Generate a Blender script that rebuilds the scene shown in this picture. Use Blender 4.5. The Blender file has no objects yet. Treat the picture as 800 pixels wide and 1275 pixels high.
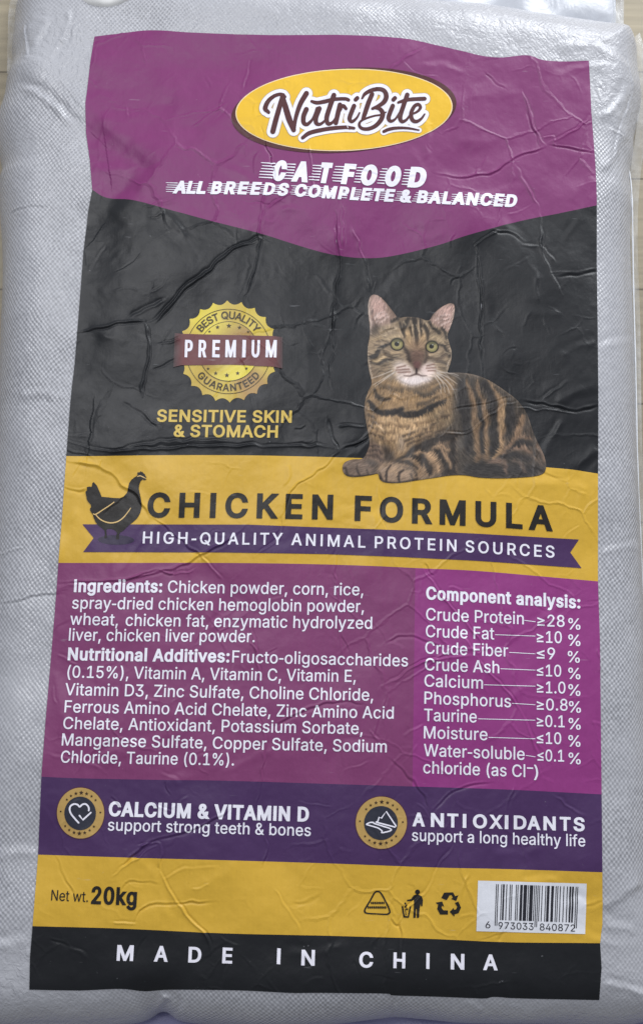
import bpy, math, random
import numpy as np
from mathutils import Vector, Matrix
from mathutils.geometry import delaunay_2d_cdt

scene = bpy.context.scene
COL = scene.collection
random.seed(3)

# ------------------------------------------------------------------ camera
TILT = math.radians(9.3)          # phone held over the sack, leaning a little towards its top
DIST, FPX, ZC = 1.0, 1367.0, 0.062
CAM = np.array([0.0, -math.sin(TILT) * DIST, ZC + math.cos(TILT) * DIST])
RIGHT = np.array([1.0, 0, 0]); UP = np.array([0, math.cos(TILT), math.sin(TILT)]); FWD = np.array([0, math.sin(TILT), -math.cos(TILT)])
cd = bpy.data.cameras.new('camera'); cam = bpy.data.objects.new('camera', cd); COL.objects.link(cam)
cd.sensor_fit = 'VERTICAL'; cd.sensor_height = 24.0; cd.lens = FPX / 1275.0 * 24.0
cd.clip_start = 0.01; cd.clip_end = 100
cam.location = CAM; cam.rotation_euler = (TILT, 0, 0)
scene.camera = cam

# ------------------------------------------------------------------ light
world = bpy.data.worlds.new('World'); scene.world = world; world.use_nodes = True
wt = world.node_tree; bg = wt.nodes['Background']; bg.inputs[0].default_value = (0.86, 0.90, 1.0, 1)
# the room is brighter on the window's side (+Y) and dim behind whoever holds the phone
_c = wt.nodes.new('ShaderNodeTexCoord'); _s = wt.nodes.new('ShaderNodeSeparateXYZ'); _m = wt.nodes.new('ShaderNodeMapRange')
wt.links.new(_c.outputs['Generated'], _s.inputs[0]); wt.links.new(_s.outputs['Y'], _m.inputs['Value'])
_m.inputs['From Min'].default_value = -0.9; _m.inputs['From Max'].default_value = 0.9; _m.inputs['To Min'].default_value = 0.20; _m.inputs['To Max'].default_value = 0.66
wt.links.new(_m.outputs['Result'], bg.inputs[1])
def area(name, loc, target, size, energy, color):
    l = bpy.data.lights.new(name, 'AREA'); l.shape = 'RECTANGLE'; l.size, l.size_y = size; l.energy = energy; l.color = color
    o = bpy.data.objects.new(name, l); COL.objects.link(o); o.location = loc
    o.rotation_euler = (Vector(target) - Vector(loc)).to_track_quat('-Z', 'Y').to_euler()
    return o
area('window_light', (1.05, 1.95, 1.10), (0.0, 0.05, 0.05), (1.5, 1.0), 48, (0.95, 0.97, 1.0))
area('ceiling_light', (-0.5, 0.9, 2.3), (0, 0, 0), (0.9, 0.9), 19, (0.98, 0.98, 1.0))
vs = scene.view_settings; vs.view_transform = 'Standard'; vs.look = 'None'; vs.exposure = 0; vs.gamma = 1; vs.use_curve_mapping = False

# ------------------------------------------------------------------ helpers
def lin(c):
    c = np.asarray(c, float) / 255.0
    return np.where(c <= 0.04045, c / 12.92, ((c + 0.055) / 1.055) ** 2.4)
def smooth_line(pts, n=6, closed=False):
    P_ = [np.array(p, float) for p in pts]; N = len(P_); out = []
    for i in (range(N) if closed else range(N - 1)):
        p1 = P_[i]; p2 = P_[(i + 1) % N]
        p0 = P_[i - 1] if (closed or i > 0) else 2 * p1 - p2
        p3 = P_[(i + 2) % N] if (closed or i + 2 < N) else 2 * p2 - p1
        for k in range(n):
            t = k / n
            out.append(tuple(.5 * ((2 * p1) + (-p0 + p2) * t + (2 * p0 - 5 * p1 + 4 * p2 - p3) * t * t + (-p0 + 3 * p1 - 3 * p2 + p3) * t ** 3)))
    if not closed: out.append(tuple(P_[-1]))
    return out
def resample(pts, ts):
    p = np.array(pts, float); s = np.r_[0, np.cumsum(np.hypot(*np.diff(p, axis=0).T))]; s /= s[-1]
    return np.c_[np.interp(ts, s, p[:, 0]), np.interp(ts, s, p[:, 1])]

# photo position -> point of a level plane, as seen along the lens
def on_plane(px, z):
    px = np.asarray(px, float); a = (px[..., 0] - 400) / FPX; b = (637.5 - px[..., 1]) / FPX
    d = FWD + a[..., None] * RIGHT + b[..., None] * UP
    t = (z - CAM[2]) / d[..., 2]
    return np.stack([CAM[0] + t * d[..., 0], CAM[1] + t * d[..., 1]], -1)

def noise2(shape, cell, seed, octaves=1):
    """smooth random field, 'cell' grid steps per feature"""
    out = np.zeros(shape); amp = 1.0
    for o in range(octaves):
        rs = np.random.RandomState(seed + o * 17)
        c = max(2.0, cell / 2 ** o); ny, nx = int(shape[0] / c) + 4, int(shape[1] / c) + 4
        g = rs.randn(ny, nx)
        def up(a, n):
            x = np.arange(n) / c; i = x.astype(int); f = x - i
            w = [(-.5*f+f*f-.5*f**3), (1-2.5*f*f+1.5*f**3), (.5*f+2*f*f-1.5*f**3), (-.5*f*f+.5*f**3)]
            return sum(a[np.minimum(i + k, len(a) - 1)] * (w[k][:, None]) for k in range(4))
        u = up(g, shape[0]); u = up(u.T.copy(), shape[1]).T
        out += amp * u; amp *= .5
    return out

# ------------------------------------------------------------------ the sack's shape
FILL = 0.062                       # height of the filled sack
ROLL = 0.060                       # how far in from its edge the top has flattened out
EDGE_TOP = [(34,-20),(100,-26),(165,-22),(300,-14),(420,-5),(480,1),(560,9),(620,14),(700,27),(770,37)]
EDGE_RIGHT = [(770,37),(784,44),(792,62),(794,88),(799,118),(797,140),(790,172),(788,196),(784,226),(787,262),(785,300),(789,420),(793,560),(799,700),(806,850),(812,1000),(818,1120),(826,1200),(824,1268)]
EDGE_BOTTOM = [(-34,1284),(40,1282),(120,1281),(178,1274),(205,1261),(232,1274),(330,1280),(400,1278),(470,1270),(500,1268),(580,1275),(680,1276),(760,1280),(824,1268)]
EDGE_LEFT = [(34,-20),(20,10),(17,36),(14,64),(15,84),(8,104),(5,125),(-4,156),(-3,186),(2,214),(-2,240),(3,330),(0,430),(-8,560),(-18,700),(-30,850),(-42,1000),(-50,1120),(-50,1220),(-34,1284)]
def edge(pts): return on_plane(np.array(smooth_line(pts, 6)), 0.012)
E_T, E_R, E_B, E_L = edge(EDGE_TOP), edge(EDGE_RIGHT), edge(EDGE_BOTTOM), edge(EDGE_LEFT)
OUTLINE = np.vstack([E_T, E_R[1:], E_B[::-1][1:], E_L[::-1][1:-1]])
GX0, GY0, GS = -0.40, -0.56, 0.0006
GNX, GNY = int(0.80 / GS), int(1.14 / GS)
gx = GX0 + np.arange(GNX) * GS; gy = GY0 + np.arange(GNY) * GS

def edge_distance():
    s = 4                           # coarse, then smoothly enlarged
    X, Y = np.meshgrid(GX0 + np.arange(GNX // s + 2) * GS * s, GY0 + np.arange(GNY // s + 2) * GS * s)
    best = np.full(X.shape, 1e9); ins = np.zeros(X.shape, bool); n = len(OUTLINE)
    for i in range(n):
        (x0, y0), (x1, y1) = OUTLINE[i], OUTLINE[(i + 1) % n]
        ex, ey = x1 - x0, y1 - y0; L = ex * ex + ey * ey
        if L < 1e-14: continue
        t = np.clip(((X - x0) * ex + (Y - y0) * ey) / L, 0, 1)
        best = np.minimum(best, np.hypot(X - x0 - t * ex, Y - y0 - t * ey))
        if y0 != y1: ins ^= ((y0 > Y) != (y1 > Y)) & (X < (x1 - x0) * (Y - y0) / (y1 - y0) + x0)
    return np.where(ins, best, -best), s
_D, _S = edge_distance()
def bil(F, x, y):
    x = np.clip(x, 0, F.shape[1] - 1.001); y = np.clip(y, 0, F.shape[0] - 1.001)
    i = x.astype(int); j = y.astype(int); a = x - i; b = y - j
    return (F[j, i] * (1 - a) + F[j, i + 1] * a) * (1 - b) + (F[j + 1, i] * (1 - a) + F[j + 1, i + 1] * a) * b
def bic(F, x, y):
    x = np.clip(x, 1, F.shape[1] - 3.001); y = np.clip(y, 1, F.shape[0] - 3.001)
    i = x.astype(int); j = y.astype(int); a = x - i; b = y - j
    def w(f): return [((2-f)*f-1)*f/2, (f*f*(3*f-5)+2)/2, ((4-3*f)*f+1)*f/2, (f-1)*f*f/2]
    wa, wb = w(a), w(b); out = 0
    for m in range(4):
        out = out + wb[m] * sum(wa[k] * F[j - 1 + m, i - 1 + k] for k in range(4))
    return out
def rim(x, y):
    d = np.clip(bil(_D, (x - GX0) / (GS * _S), (y - GY0) / (GS * _S)), 0, None)
    s = np.clip(d / ROLL, 0, 1)
    return FILL * np.power(np.clip(1 - (1 - s) ** 2.3, 0, 1), 0.52), np.clip(d / 0.012, 0, 1)

# soft swellings of the grain inside
SOFT = (.0018 * noise2((GNY, GNX), 210, 5) + .0011 * noise2((GNY, GNX), 88, 9) + .00036 * noise2((GNY, GNX), 38, 12))
def soft_at(x, y): return bic(SOFT, (x - GX0) / GS, (y - GY0) / GS)
def base_height(x, y):
    r, f = rim(x, y)
    return r + soft_at(x, y) * f
def P(px):
    """photo position -> where that sight line meets the smooth sack"""
    px = np.asarray(px, float); z = np.full(px.shape[:-1], FILL)
    for k in range(5):
        q = on_plane(px, z); z = .25 * z + .75 * base_height(q[..., 0], q[..., 1])
    return on_plane(px, z)

# folds and creases of the film, each along its own line (photo positions), height and width in mm
C = []
def crease(pts, amp=.8, w=1.5, kind='r'): C.append((pts, amp, w, kind))
# black panel
crease([(332,232),(325,262),(323,296),(318,330),(305,368)], .9, 1.7)
crease([(336,300),(322,295),(300,303),(275,318),(250,340),(228,357),(212,377),(195,396),(182,402)], 1.5, 2.0)
crease([(322,302),(296,308),(272,325),(248,347),(226,366),(210,385),(192,404)], 1.0, 1.6)
crease([(205,372),(180,384),(160,396)], .7, 2.2)
crease([(182,400),(140,404),(96,414)], 1.0, 1.8)
crease([(180,398),(186,425),(184,452),(178,480),(176,494)], 1.1, 1.6)
crease([(150,500),(172,514),(196,534)], .6, 2.4)
crease([(196,430),(225,425)], .5, 1.8); crease([(190,462),(210,452),(220,448)], .5, 2)
crease([(86,549),(130,562),(200,558),(262,556),(315,555),(398,556),(421,560)], 1.5, 1.7)
crease([(130,566),(190,553),(260,548),(300,552)], .7, 2.0)
crease([(421,560),(413,538),(408,520)], 1.4, 1.7); crease([(422,530),(455,532)], 1.0, 1.6); crease([(428,558),(446,552),(460,546)], 1.1, 1.5)
crease([(421,561),(400,582),(375,598),(362,612),(350,642)], .8, 1.5)
crease([(415,485),(410,462),(416,440),(414,418),(420,352),(425,332),(421,310),(420,262)], 1.1, 1.5)
crease([(409,476),(413,450),(418,425)], .7, 1.2)
crease([(435,278),(452,322),(459,362)], .6, 1.4); crease([(416,262),(418,290)], .5, 1.3); crease([(425,252),(427,310)], .5, 1.2)
crease([(593,302),(593,345),(597,380),(597,430),(600,472)], 1.0, 1.3); crease([(588,300),(596,335),(600,400)], .7, 1.2)
crease([(590,308),(604,296),(620,287)], .9, 1.6); crease([(612,288),(630,290),(650,302)], .6, 1.6)
crease([(648,306),(672,308),(690,330)], .5, 2)
crease([(640,206),(660,240),(672,270),(673,312),(688,345),(700,368)], 1.0, 1.8); crease([(690,346),(715,342),(744,338)], .7, 2.2)
crease([(620,240),(622,262),(618,280)], .6, 1.3)
crease([(648,500),(690,507),(715,513),(746,505)], 1.3, 1.8); crease([(640,508),(690,512),(716,516)], .8, 1.2)
crease([(548,538),(580,540),(600,524),(625,506),(650,500)], .7, 1.4); crease([(560,512),(600,505),(640,494)], .4, 1.4)
crease([(676,566),(700,522)], .8, 3.5); crease([(744,556),(712,584)], .9, 4.5); crease([(744,480),(710,492),(690,505)], .8, 4.5)
# header panel
crease([(648,112),(660,146),(668,170),(680,182)], 1.1, 1.5); crease([(653,135),(663,165),(672,184)], .7, 1.2)
crease([(684,178),(710,165),(733,147)], 1.0, 1.6); crease([(683,182),(712,186),(742,191)], .9, 1.6)
crease([(683,182),(660,188),(640,196),(612,214),(590,218),(570,220),(540,215)], .9, 1.7); crease([(672,172),(688,170),(690,184)], .8, 1.4)
crease([(604,90),(616,104),(630,112)], .7, 1.5); crease([(478,92),(505,72),(532,58)], .6, 1.6)
crease([(326,150),(328,176),(340,206),(336,240)], .8, 1.2); crease([(384,182),(388,214),(392,250)], .7, 1.2); crease([(240,158),(266,140),(285,128)], .7, 1.6)
crease([(305,112),(313,72)], .5, 1.4); crease([(470,110),(462,120)], .4, 1.2); crease([(300,250),(340,255)], .3, 1.4); crease([(330,262),(352,245),(372,240)], .7, 1.5)
crease([(500,77),(520,92),(545,96)], .5, 1.3); crease([(255,96),(262,110)], .4, 1.6); crease([(320,238),(332,232),(350,236)], .6, 1.4)
crease([(430,205),(480,222),(530,222)], .3, 2)
# soft hollow at the upper left
crease([(108,140),(135,168),(165,190),(188,206),(174,226),(150,252),(132,276)], 6.0, 8.5, 't')
crease([(140,240),(146,292),(136,340),(128,400),(118,490)], 6.0, 17, 't')
crease([(744,222),(720,236),(712,256)], .8, 5, 'r')
crease([(640,160),(610,175),(560,178)], .8, 8, 'r'); crease([(560,130),(600,120),(650,112)], .9, 8)
crease([(120,160),(170,150),(230,142)], .6, 7)
# gold band
crease([(86,575),(125,581),(142,592),(152,606),(172,617),(188,645)], 1.3, 1.9, 's'); crease([(80,606),(92,612),(108,611)], .7, 1.4)
crease([(125,573),(123,584)], .5, 1.5)
crease([(188,645),(206,657),(230,680),(246,692),(250,702)], .8, 1.5); crease([(312,650),(285,672),(250,690),(225,704),(190,713),(140,722),(74,724)], .9, 1.7)
crease([(248,694),(262,706),(276,722)], .7, 1.5); crease([(150,726),(190,712),(212,716),(220,706)], .8, 1.4); crease([(190,712),(230,714),(242,708)], .6, 1.4)
crease([(352,640),(344,668),(318,690)], .5, 1.5); crease([(470,606),(472,640),(480,660),(496,672)], .35, 1.4)
crease([(725,610),(718,640)], .6, 3.0); crease([(130,640),(160,618)], .35, 1.5)
# ingredient and analysis panels
crease([(418,690),(417,722),(420,752),(423,800),(428,820)], .7, 1.4); crease([(424,790),(434,812)], .6, 1.3)
crease([(306,775),(316,795),(321,830),(321,862),(318,890),(330,916),(323,982),(318,1010)], .8, 1.4); crease([(312,800),(320,812)], .7,1.4)
crease([(340,906),(370,890),(410,876),(452,877)], .8, 1.8); crease([(474,857),(500,841),(525,826),(560,819),(592,818)], .9, 1.7); crease([(480,801),(500,795),(522,796),(556,812)], .7, 1.8)
crease([(480,866),(472,890),(466,914),(470,922)], .7, 1.6); crease([(460,908),(472,924)], .6, 1.5); crease([(482,943),(508,968),(524,990),(534,1008)], .9, 1.7)
crease([(524,704),(545,736),(572,768),(600,802)], .9, 1.5); crease([(528,702),(540,718)], .7, 1.2)
crease([(590,814),(618,848),(645,882),(664,928),(672,966)], .9, 1.5); crease([(575,790),(592,812),(606,800)], .5, 1.5)
crease([(640,742),(680,762)], .3, 2); crease([(742,806),(747,824),(746,838)], 1.0, 1.8)
crease([(110,950),(150,930)], .3, 3); crease([(60,940),(100,948),(130,960)], .4, 2.4); crease([(220,920),(260,880)], .3, 3)
# benefit band
crease([(150,1082),(170,1064),(192,1048),(216,1042),(250,1031),(288,1010)], 1.0, 1.7); crease([(172,1054),(200,1051),(198,1084)], .9, 1.5); crease([(200,1050),(180,1058),(166,1072)], .8,1.4)
crease([(322,1010),(332,1050),(325,1080)], .8, 1.4); crease([(190,1000),(215,1012)], .6, 1.6); crease([(138,992),(152,1008)], .4, 1.6); crease([(338,1000),(330,1030)], .5, 1.5)
crease([(538,1010),(560,990),(585,980),(612,974)], .8, 1.7); crease([(642,978),(628,1008),(634,1030)], .7, 1.5); crease([(690,990),(715,1010),(748,1022)], .7, 2.0)
crease([(562,1050),(545,1076),(526,1110),(500,1136),(497,1170),(495,1205)], 1.0, 1.6); crease([(515,1000),(528,1008),(536,1026)], .6, 1.5)
crease([(455,1045),(470,1062)], .3, 2)
# net-weight and origin bands
crease([(197,1085),(213,1112),(234,1140),(252,1160),(262,1184)], 1.2, 1.6); crease([(140,1092),(152,1082),(176,1066)], .7, 1.5); crease([(165,1152),(180,1130),(214,1125),(270,1124)], .8, 1.5)
crease([(140,1147),(152,1149),(170,1150)], .8, 1.5); crease([(68,1066),(84,1100),(92,1116)], .7, 1.8); crease([(200,1098),(232,1082),(270,1080)], .4, 2); crease([(236,1100),(240,1085)], .4, 1.4)
crease([(150,1112),(162,1098),(200,1102)], .5, 1.5); crease([(240,1108),(262,1100)], .4, 1.4); crease([(486,1142),(497,1152),(502,1138)], .8, 1.5); crease([(582,1088),(570,1128)], .6, 2)
crease([(340,1106),(365,1140),(374,1160)], .4, 1.6); crease([(620,1172),(630,1152)], .5, 2); crease([(480,1120),(492,1140)], .5, 1.6)
crease([(60,1170),(90,1180)], .5, 1.6); crease([(84,1178),(110,1192)], .5, 2); crease([(700,1130),(728,1130),(760,1124)], 1.2, 5); crease([(726,1130),(752,1122)], .8, 2)
# bare woven film
crease([(744,1130),(770,1118),(800,1100)], 2.2, 4, 's'); crease([(750,1150),(790,1160)], 1.2, 4); crease([(748,1224),(790,1234),(815,1240)], 1.6, 3); crease([(-10,1180),(20,1176),(38,1170)], 1.6, 5)
crease([(-5,1070),(25,1062),(48,1066)], 1.2, 5); crease([(200,1236),(214,1248),(208,1268)], 1.4, 3); crease([(490,1238),(488,1268)], 1.2, 2.5); crease([(210,1238),(190,1262)], 1.2, 3); crease([(580,1244),(600,1262)], 1, 3)
crease([(0,755),(40,745),(76,738)], .7, 1.8); crease([(0,690),(30,680)], .6, 1.6); crease([(10,268),(60,258)], .7, 2.0); crease([(84,500),(60,490),(20,494)], .8, 4)
crease([(22,90),(60,112),(90,140),(110,160)], 3.0, 7, 't'); crease([(15,112),(50,118),(95,160)], 1.6, 4); crease([(85,8),(82,40),(62,70)], 1.2, 3); crease([(60,20),(40,60)], 1.2, 4); crease([(30,30),(34,70)], 1.2, 2.5)
crease([(745,150),(770,130),(790,95)], 1.6, 4); crease([(740,110),(745,130)], 1.0, 2); crease([(742,214),(760,200),(786,150)], 1.4, 4, 's'); crease([(690,60),(740,58),(790,90)], 1.2, 5); crease([(760,160),(775,172)], 1.2, 2.5)
crease([(745,100),(752,120),(750,150)], .8, 2); crease([(776,60),(785,110),(772,150),(760,200)], .8, 2.5)
crease([(744,440),(760,430),(790,425)], .7, 4); crease([(746,690),(770,684),(796,680)], .8, 4)
crease([(100,62),(130,52),(160,38)], .8, 2.5); crease([(90,40),(110,20)], .8, 2.5)
for _k in range(150):              # small random crinkles
    a = random.uniform(60, 745); b = random.uniform(50, 1235); an = random.choice([random.gauss(1.45, .35), random.gauss(-.1, .35), random.gauss(-.7, .3)]); L = random.uniform(14, 46)
    mx, my = a + L*.5*math.cos(an) + random.uniform(-4, 4), b + L*.5*math.sin(an) + random.uniform(-4, 4)
    crease([(a, b), (mx, my), (a + L*math.cos(an), b + L*math.sin(an))], random.uniform(.10, .34), random.uniform(1.2, 2.4))

for _k in range(70):               # broad shallow folds
    a = random.uniform(60, 740); b = random.uniform(60, 1225); an = random.choice([random.gauss(1.4, .4), random.gauss(-.15, .4), random.gauss(-.8, .3)]); L = random.uniform(40, 110)
    crease([(a, b), (a + L*.5*math.cos(an) + random.uniform(-8, 8), b + L*.5*math.sin(an) + random.uniform(-8, 8)), (a + L*math.cos(an), b + L*math.sin(an))], random.uniform(.25, .6), random.uniform(3.0, 6.0))
WRK = np.zeros((GNY, GNX))
WX, WY = .0007 * noise2((GNY, GNX), 12, 31), .0007 * noise2((GNY, GNX), 12, 47)
AMPN = 1 + .35 * noise2((GNY, GNX), 22, 71)
for ci, (pts, amp, w, kind) in enumerate(C):
    if kind == 'r' and w < 3 and ci % 5 in (1, 3): amp = -amp
    q = P(np.array(smooth_line(pts, 4) if len(pts) > 2 else pts, float)); amp = math.copysign(min(abs(amp), 1.15 + .3 * (abs(amp) - 1.15)), amp) if kind == 'r' and w < 3 else amp
    amp = amp * .001 * (.85 if kind == 'r' else .85); w = w * .001 * (.62 if w < 2.6 else 1)
    m = w * 10
    i0 = int((q[:, 0].min() - m - GX0) / GS); i1 = int((q[:, 0].max() + m - GX0) / GS) + 2
    j0 = int((q[:, 1].min() - m - GY0) / GS); j1 = int((q[:, 1].max() + m - GY0) / GS) + 2
    i0, i1, j0, j1 = max(i0, 0), min(i1, GNX), max(j0, 0), min(j1, GNY)
    if i1 <= i0 or j1 <= j0: continue
    X, Y = np.meshgrid(gx[i0:i1], gy[j0:j1])
    X = X + WX[j0:j1, i0:i1]; Y = Y + WY[j0:j1, i0:i1]
    seg = np.hypot(*np.diff(q, axis=0).T); cum = np.r_[0, np.cumsum(seg)]
    best = np.full(X.shape, 1e9); sg = np.zeros(X.shape); tt = np.zeros(X.shape)
    for k in range(len(q) - 1):
        e = q[k + 1] - q[k]; L = max(seg[k], 1e-9)
        t = ((X - q[k, 0]) * e[0] + (Y - q[k, 1]) * e[1]) / (L * L); tc = np.clip(t, 0, 1)
        d = np.hypot(X - q[k, 0] - tc * e[0], Y - q[k, 1] - tc * e[1])
        better = d < best
        best = np.where(better, d, best)
        sg = np.where(better, np.sign(e[0] * (Y - q[k, 1]) - e[1] * (X - q[k, 0])), sg)
        tt = np.where(better, (cum[k] + tc * L) / cum[-1], tt)
    d = best * sg
    taper = np.clip(np.minimum(tt, 1 - tt) / .16, 0, 1); taper = .15 + .85 * taper * taper * (3 - 2 * taper)
    ridge = .6 * np.exp(-(d / w) ** 2) + .4 * np.exp(-np.sqrt(d * d + (.2 * w) ** 2) / (.8 * w))
    if kind == 'r': h = .26 * np.exp(-(d / (4.2 * w)) ** 2) + .85 * ridge - .55 * np.exp(-((d - 1.75 * w) / w) ** 2)
    elif kind == 's': h = .8 * ridge + .5 * np.tanh(d / w) * np.exp(-(d / (3.2 * w)) ** 2)
    else: h = .5 * np.tanh(d / w) * np.exp(-(d / (3.4 * w)) ** 2)
    WRK[j0:j1, i0:i1] += amp * h * taper * (1 if kind == 't' else AMPN[j0:j1, i0:i1])
ALLW = SOFT + WRK + .00006 * noise2((GNY, GNX), 15, 90, 2)

def height(x, y):
    r, f = rim(x, y)
    return r + bic(ALLW, (x - GX0) / GS, (y - GY0) / GS) * f
def lay(xy, off):
    """points on the sack, lifted 'off' along its surface, with their normals"""
    x, y = xy[:, 0], xy[:, 1]; e = .0006
    z = height(x, y)
    nx = -(height(x + e, y) - height(x - e, y)) / (2 * e); ny = -(height(x, y + e) - height(x, y - e)) / (2 * e)
    n = np.stack([nx, ny, np.ones_like(nx)], -1); n /= np.linalg.norm(n, axis=1)[:, None]
    return np.stack([x, y, z + off], -1), n

# ------------------------------------------------------------------ mesh building
def make_mesh(name, co, faces, mat, parent=None, normals=None, colors=None, uv=None, attrs=None):
    me = bpy.data.meshes.new(name)
    faces = np.asarray(faces, np.int32); k = faces.shape[1]
    me.vertices.add(len(co)); me.vertices.foreach_set('co', np.asarray(co, np.float32).ravel())
    me.loops.add(faces.size); me.loops.foreach_set('vertex_index', faces.ravel())
    me.polygons.add(len(faces)); me.polygons.foreach_set('loop_start', np.arange(0, faces.size, k, dtype=np.int32))
    me.polygons.foreach_set('loop_total', np.full(len(faces), k, np.int32))
    me.update(calc_edges=True)
    me.polygons.foreach_set('use_smooth', np.ones(len(faces), bool))
    if colors is not None:
        a = me.color_attributes.new('ink', 'FLOAT_COLOR', 'POINT'); a.data.foreach_set('color', np.c_[colors, np.ones(len(colors))].astype(np.float32).ravel())
    if uv is not None:
        l = me.uv_layers.new(name='UVMap'); l.data.foreach_set('uv', np.asarray(uv, np.float32)[faces.ravel()].ravel())
    for an, av in (attrs or {}).items():
        a = me.attributes.new(an, 'FLOAT', 'POINT'); a.data.foreach_set('value', np.asarray(av, np.float32))
    me.materials.append(mat)
    if normals is not None: me.normals_split_custom_set_from_vertices([tuple(v) for v in normals.tolist()])
    o = bpy.data.objects.new(name, me); COL.objects.link(o)
    if parent: o.parent = parent
    return o
def grid_faces(ny, nx):
    i = np.arange(ny * nx).reshape(ny, nx)
    return np.stack([i[:-1, :-1], i[:-1, 1:], i[1:, 1:], i[1:, :-1]], -1).reshape(-1, 4)
def tag(o, label=None, cat=None, group=None, kind=None):
    for k, v in (('label', label), ('category', cat), ('group', group), ('kind', kind)):
        if v: o[k] = v
    return o

# ------------------------------------------------------------------ materials
def node_mat(name):
    m = bpy.data.materials.new(name); m.use_nodes = True; nt = m.node_tree
    return m, nt, nt.nodes['Principled BSDF']
def N(nt, typ, **kw):
    n = nt.nodes.new(typ)
    for k, v in kw.items(): setattr(n, k, v)
    return n
def math_node(nt, op, a, b=None, clamp=False, c=None):
    n = N(nt, 'ShaderNodeMath', operation=op, use_clamp=clamp)
    for i, v in enumerate((a, b, c)):
        if v is None: continue
        if isinstance(v, (int, float)): n.inputs[i].default_value = v
        else: nt.links.new(v, n.inputs[i])
    return n.outputs[0]
_inks = {}
def ink(name, rgb, rough=.44, spec=.38, mottle=.06, vcol=False):
    """printed film: flat ink with faint scuffs, the weave below showing in the gloss"""
    if name in _inks: return _inks[name]
    m, nt, b = node_mat(name); L = nt.links
    geo = N(nt, 'ShaderNodeTexCoord'); co = geo.outputs['Object']
    if vcol: col = N(nt, 'ShaderNodeVertexColor', layer_name='ink').outputs[0]
    else:
        c = N(nt, 'ShaderNodeRGB'); c.outputs[0].default_value = (*rgb, 1); col = c.outputs[0]
    n1 = N(nt, 'ShaderNodeTexNoise'); n1.inputs['Scale'].default_value = 26; n1.inputs['Detail'].default_value = 5; n1.inputs['Roughness'].default_value = .6; L.new(co, n1.inputs['Vector'])
    mp = N(nt, 'ShaderNodeMapping'); mp.inputs['Scale'].default_value = (420, 60, 60); mp.inputs['Rotation'].default_value = (0, 0, -.04); L.new(co, mp.inputs['Vector'])
    n2 = N(nt, 'ShaderNodeTexNoise'); n2.inputs['Scale'].default_value = 1; n2.inputs['Detail'].default_value = 2; L.new(mp.outputs[0], n2.inputs['Vector'])
    hs = N(nt, 'ShaderNodeHueSaturation'); L.new(col, hs.inputs['Color'])
    v = math_node(nt, 'MULTIPLY_ADD', n1.outputs['Fac'], mottle * 2, c=1 - mottle)
    v2 = math_node(nt, 'MULTIPLY_ADD', n2.outputs['Fac'], .10, c=math_node(nt, 'SUBTRACT', v, .05))
    L.new(v2, hs.inputs['Value'])
    # rubbed spots and short scratches in the print
    n5 = N(nt, 'ShaderNodeTexNoise'); n5.inputs['Scale'].default_value = 150; n5.inputs['Detail'].default_value = 3; n5.inputs['Roughness'].default_value = .7; L.new(co, n5.inputs['Vector'])
    ms = N(nt, 'ShaderNodeMapping'); ms.inputs['Scale'].default_value = (40, 260, 60); ms.inputs['Rotation'].default_value = (0, 0, .6); L.new(co, ms.inputs['Vector'])
    n6 = N(nt, 'ShaderNodeTexNoise'); n6.inputs['Scale'].default_value = 1; n6.inputs['Detail'].default_value = 2; L.new(ms.outputs[0], n6.inputs['Vector'])
    sc_ = math_node(nt, 'ADD', math_node(nt, 'MULTIPLY', math_node(nt, 'SUBTRACT', n5.outputs['Fac'], .715), 9, True), math_node(nt, 'MULTIPLY', math_node(nt, 'SUBTRACT', n6.outputs['Fac'], .735), 8, True), True)
    mxs = N(nt, 'ShaderNodeMix', data_type='RGBA'); L.new(math_node(nt, 'MULTIPLY', sc_, .30), mxs.inputs['Factor']); L.new(hs.outputs[0], mxs.inputs['A']); mxs.inputs['B'].default_value = (.55, .55, .58, 1)
    L.new(mxs.outputs['Result'], b.inputs['Base Color'])
    r = math_node(nt, 'MULTIPLY_ADD', n1.outputs['Fac'], .26, c=rough - .13)
    L.new(r, b.inputs['Roughness']); b.inputs['Specular IOR Level'].default_value = spec
    mw = N(nt, 'ShaderNodeMapping'); mw.inputs['Scale'].default_value = (340, 340, 340); mw.inputs['Rotation'].default_value = (0, 0, -.04); L.new(co, mw.inputs['Vector'])
    sx = N(nt, 'ShaderNodeSeparateXYZ'); L.new(mw.outputs[0], sx.inputs[0])
    wv = math_node(nt, 'MULTIPLY', math_node(nt, 'SINE', math_node(nt, 'MULTIPLY', sx.outputs[0], math.pi)), math_node(nt, 'SINE', math_node(nt, 'MULTIPLY', sx.outputs[1], math.pi)))
    n3 = N(nt, 'ShaderNodeTexNoise'); n3.inputs['Scale'].default_value = 95; n3.inputs['Detail'].default_value = 4; L.new(co, n3.inputs['Vector'])
    h = math_node(nt, 'ADD', math_node(nt, 'MULTIPLY', wv, .012), math_node(nt, 'MULTIPLY', n3.outputs['Fac'], 1.0))
    h = math_node(nt, 'ADD', h, math_node(nt, 'MULTIPLY', n2.outputs['Fac'], .14))
    # thin sharp crinkles of the film, here and there
    wv_ = N(nt, 'ShaderNodeTexNoise'); wv_.inputs['Scale'].default_value = 30; wv_.inputs['Detail'].default_value = 3; L.new(co, wv_.inputs['Vector'])
    wd = N(nt, 'ShaderNodeVectorMath', operation='MULTIPLY_ADD'); L.new(wv_.outputs['Color'], wd.inputs[0]); wd.inputs[1].default_value = (.022, .022, 0); L.new(co, wd.inputs[2])
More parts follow.
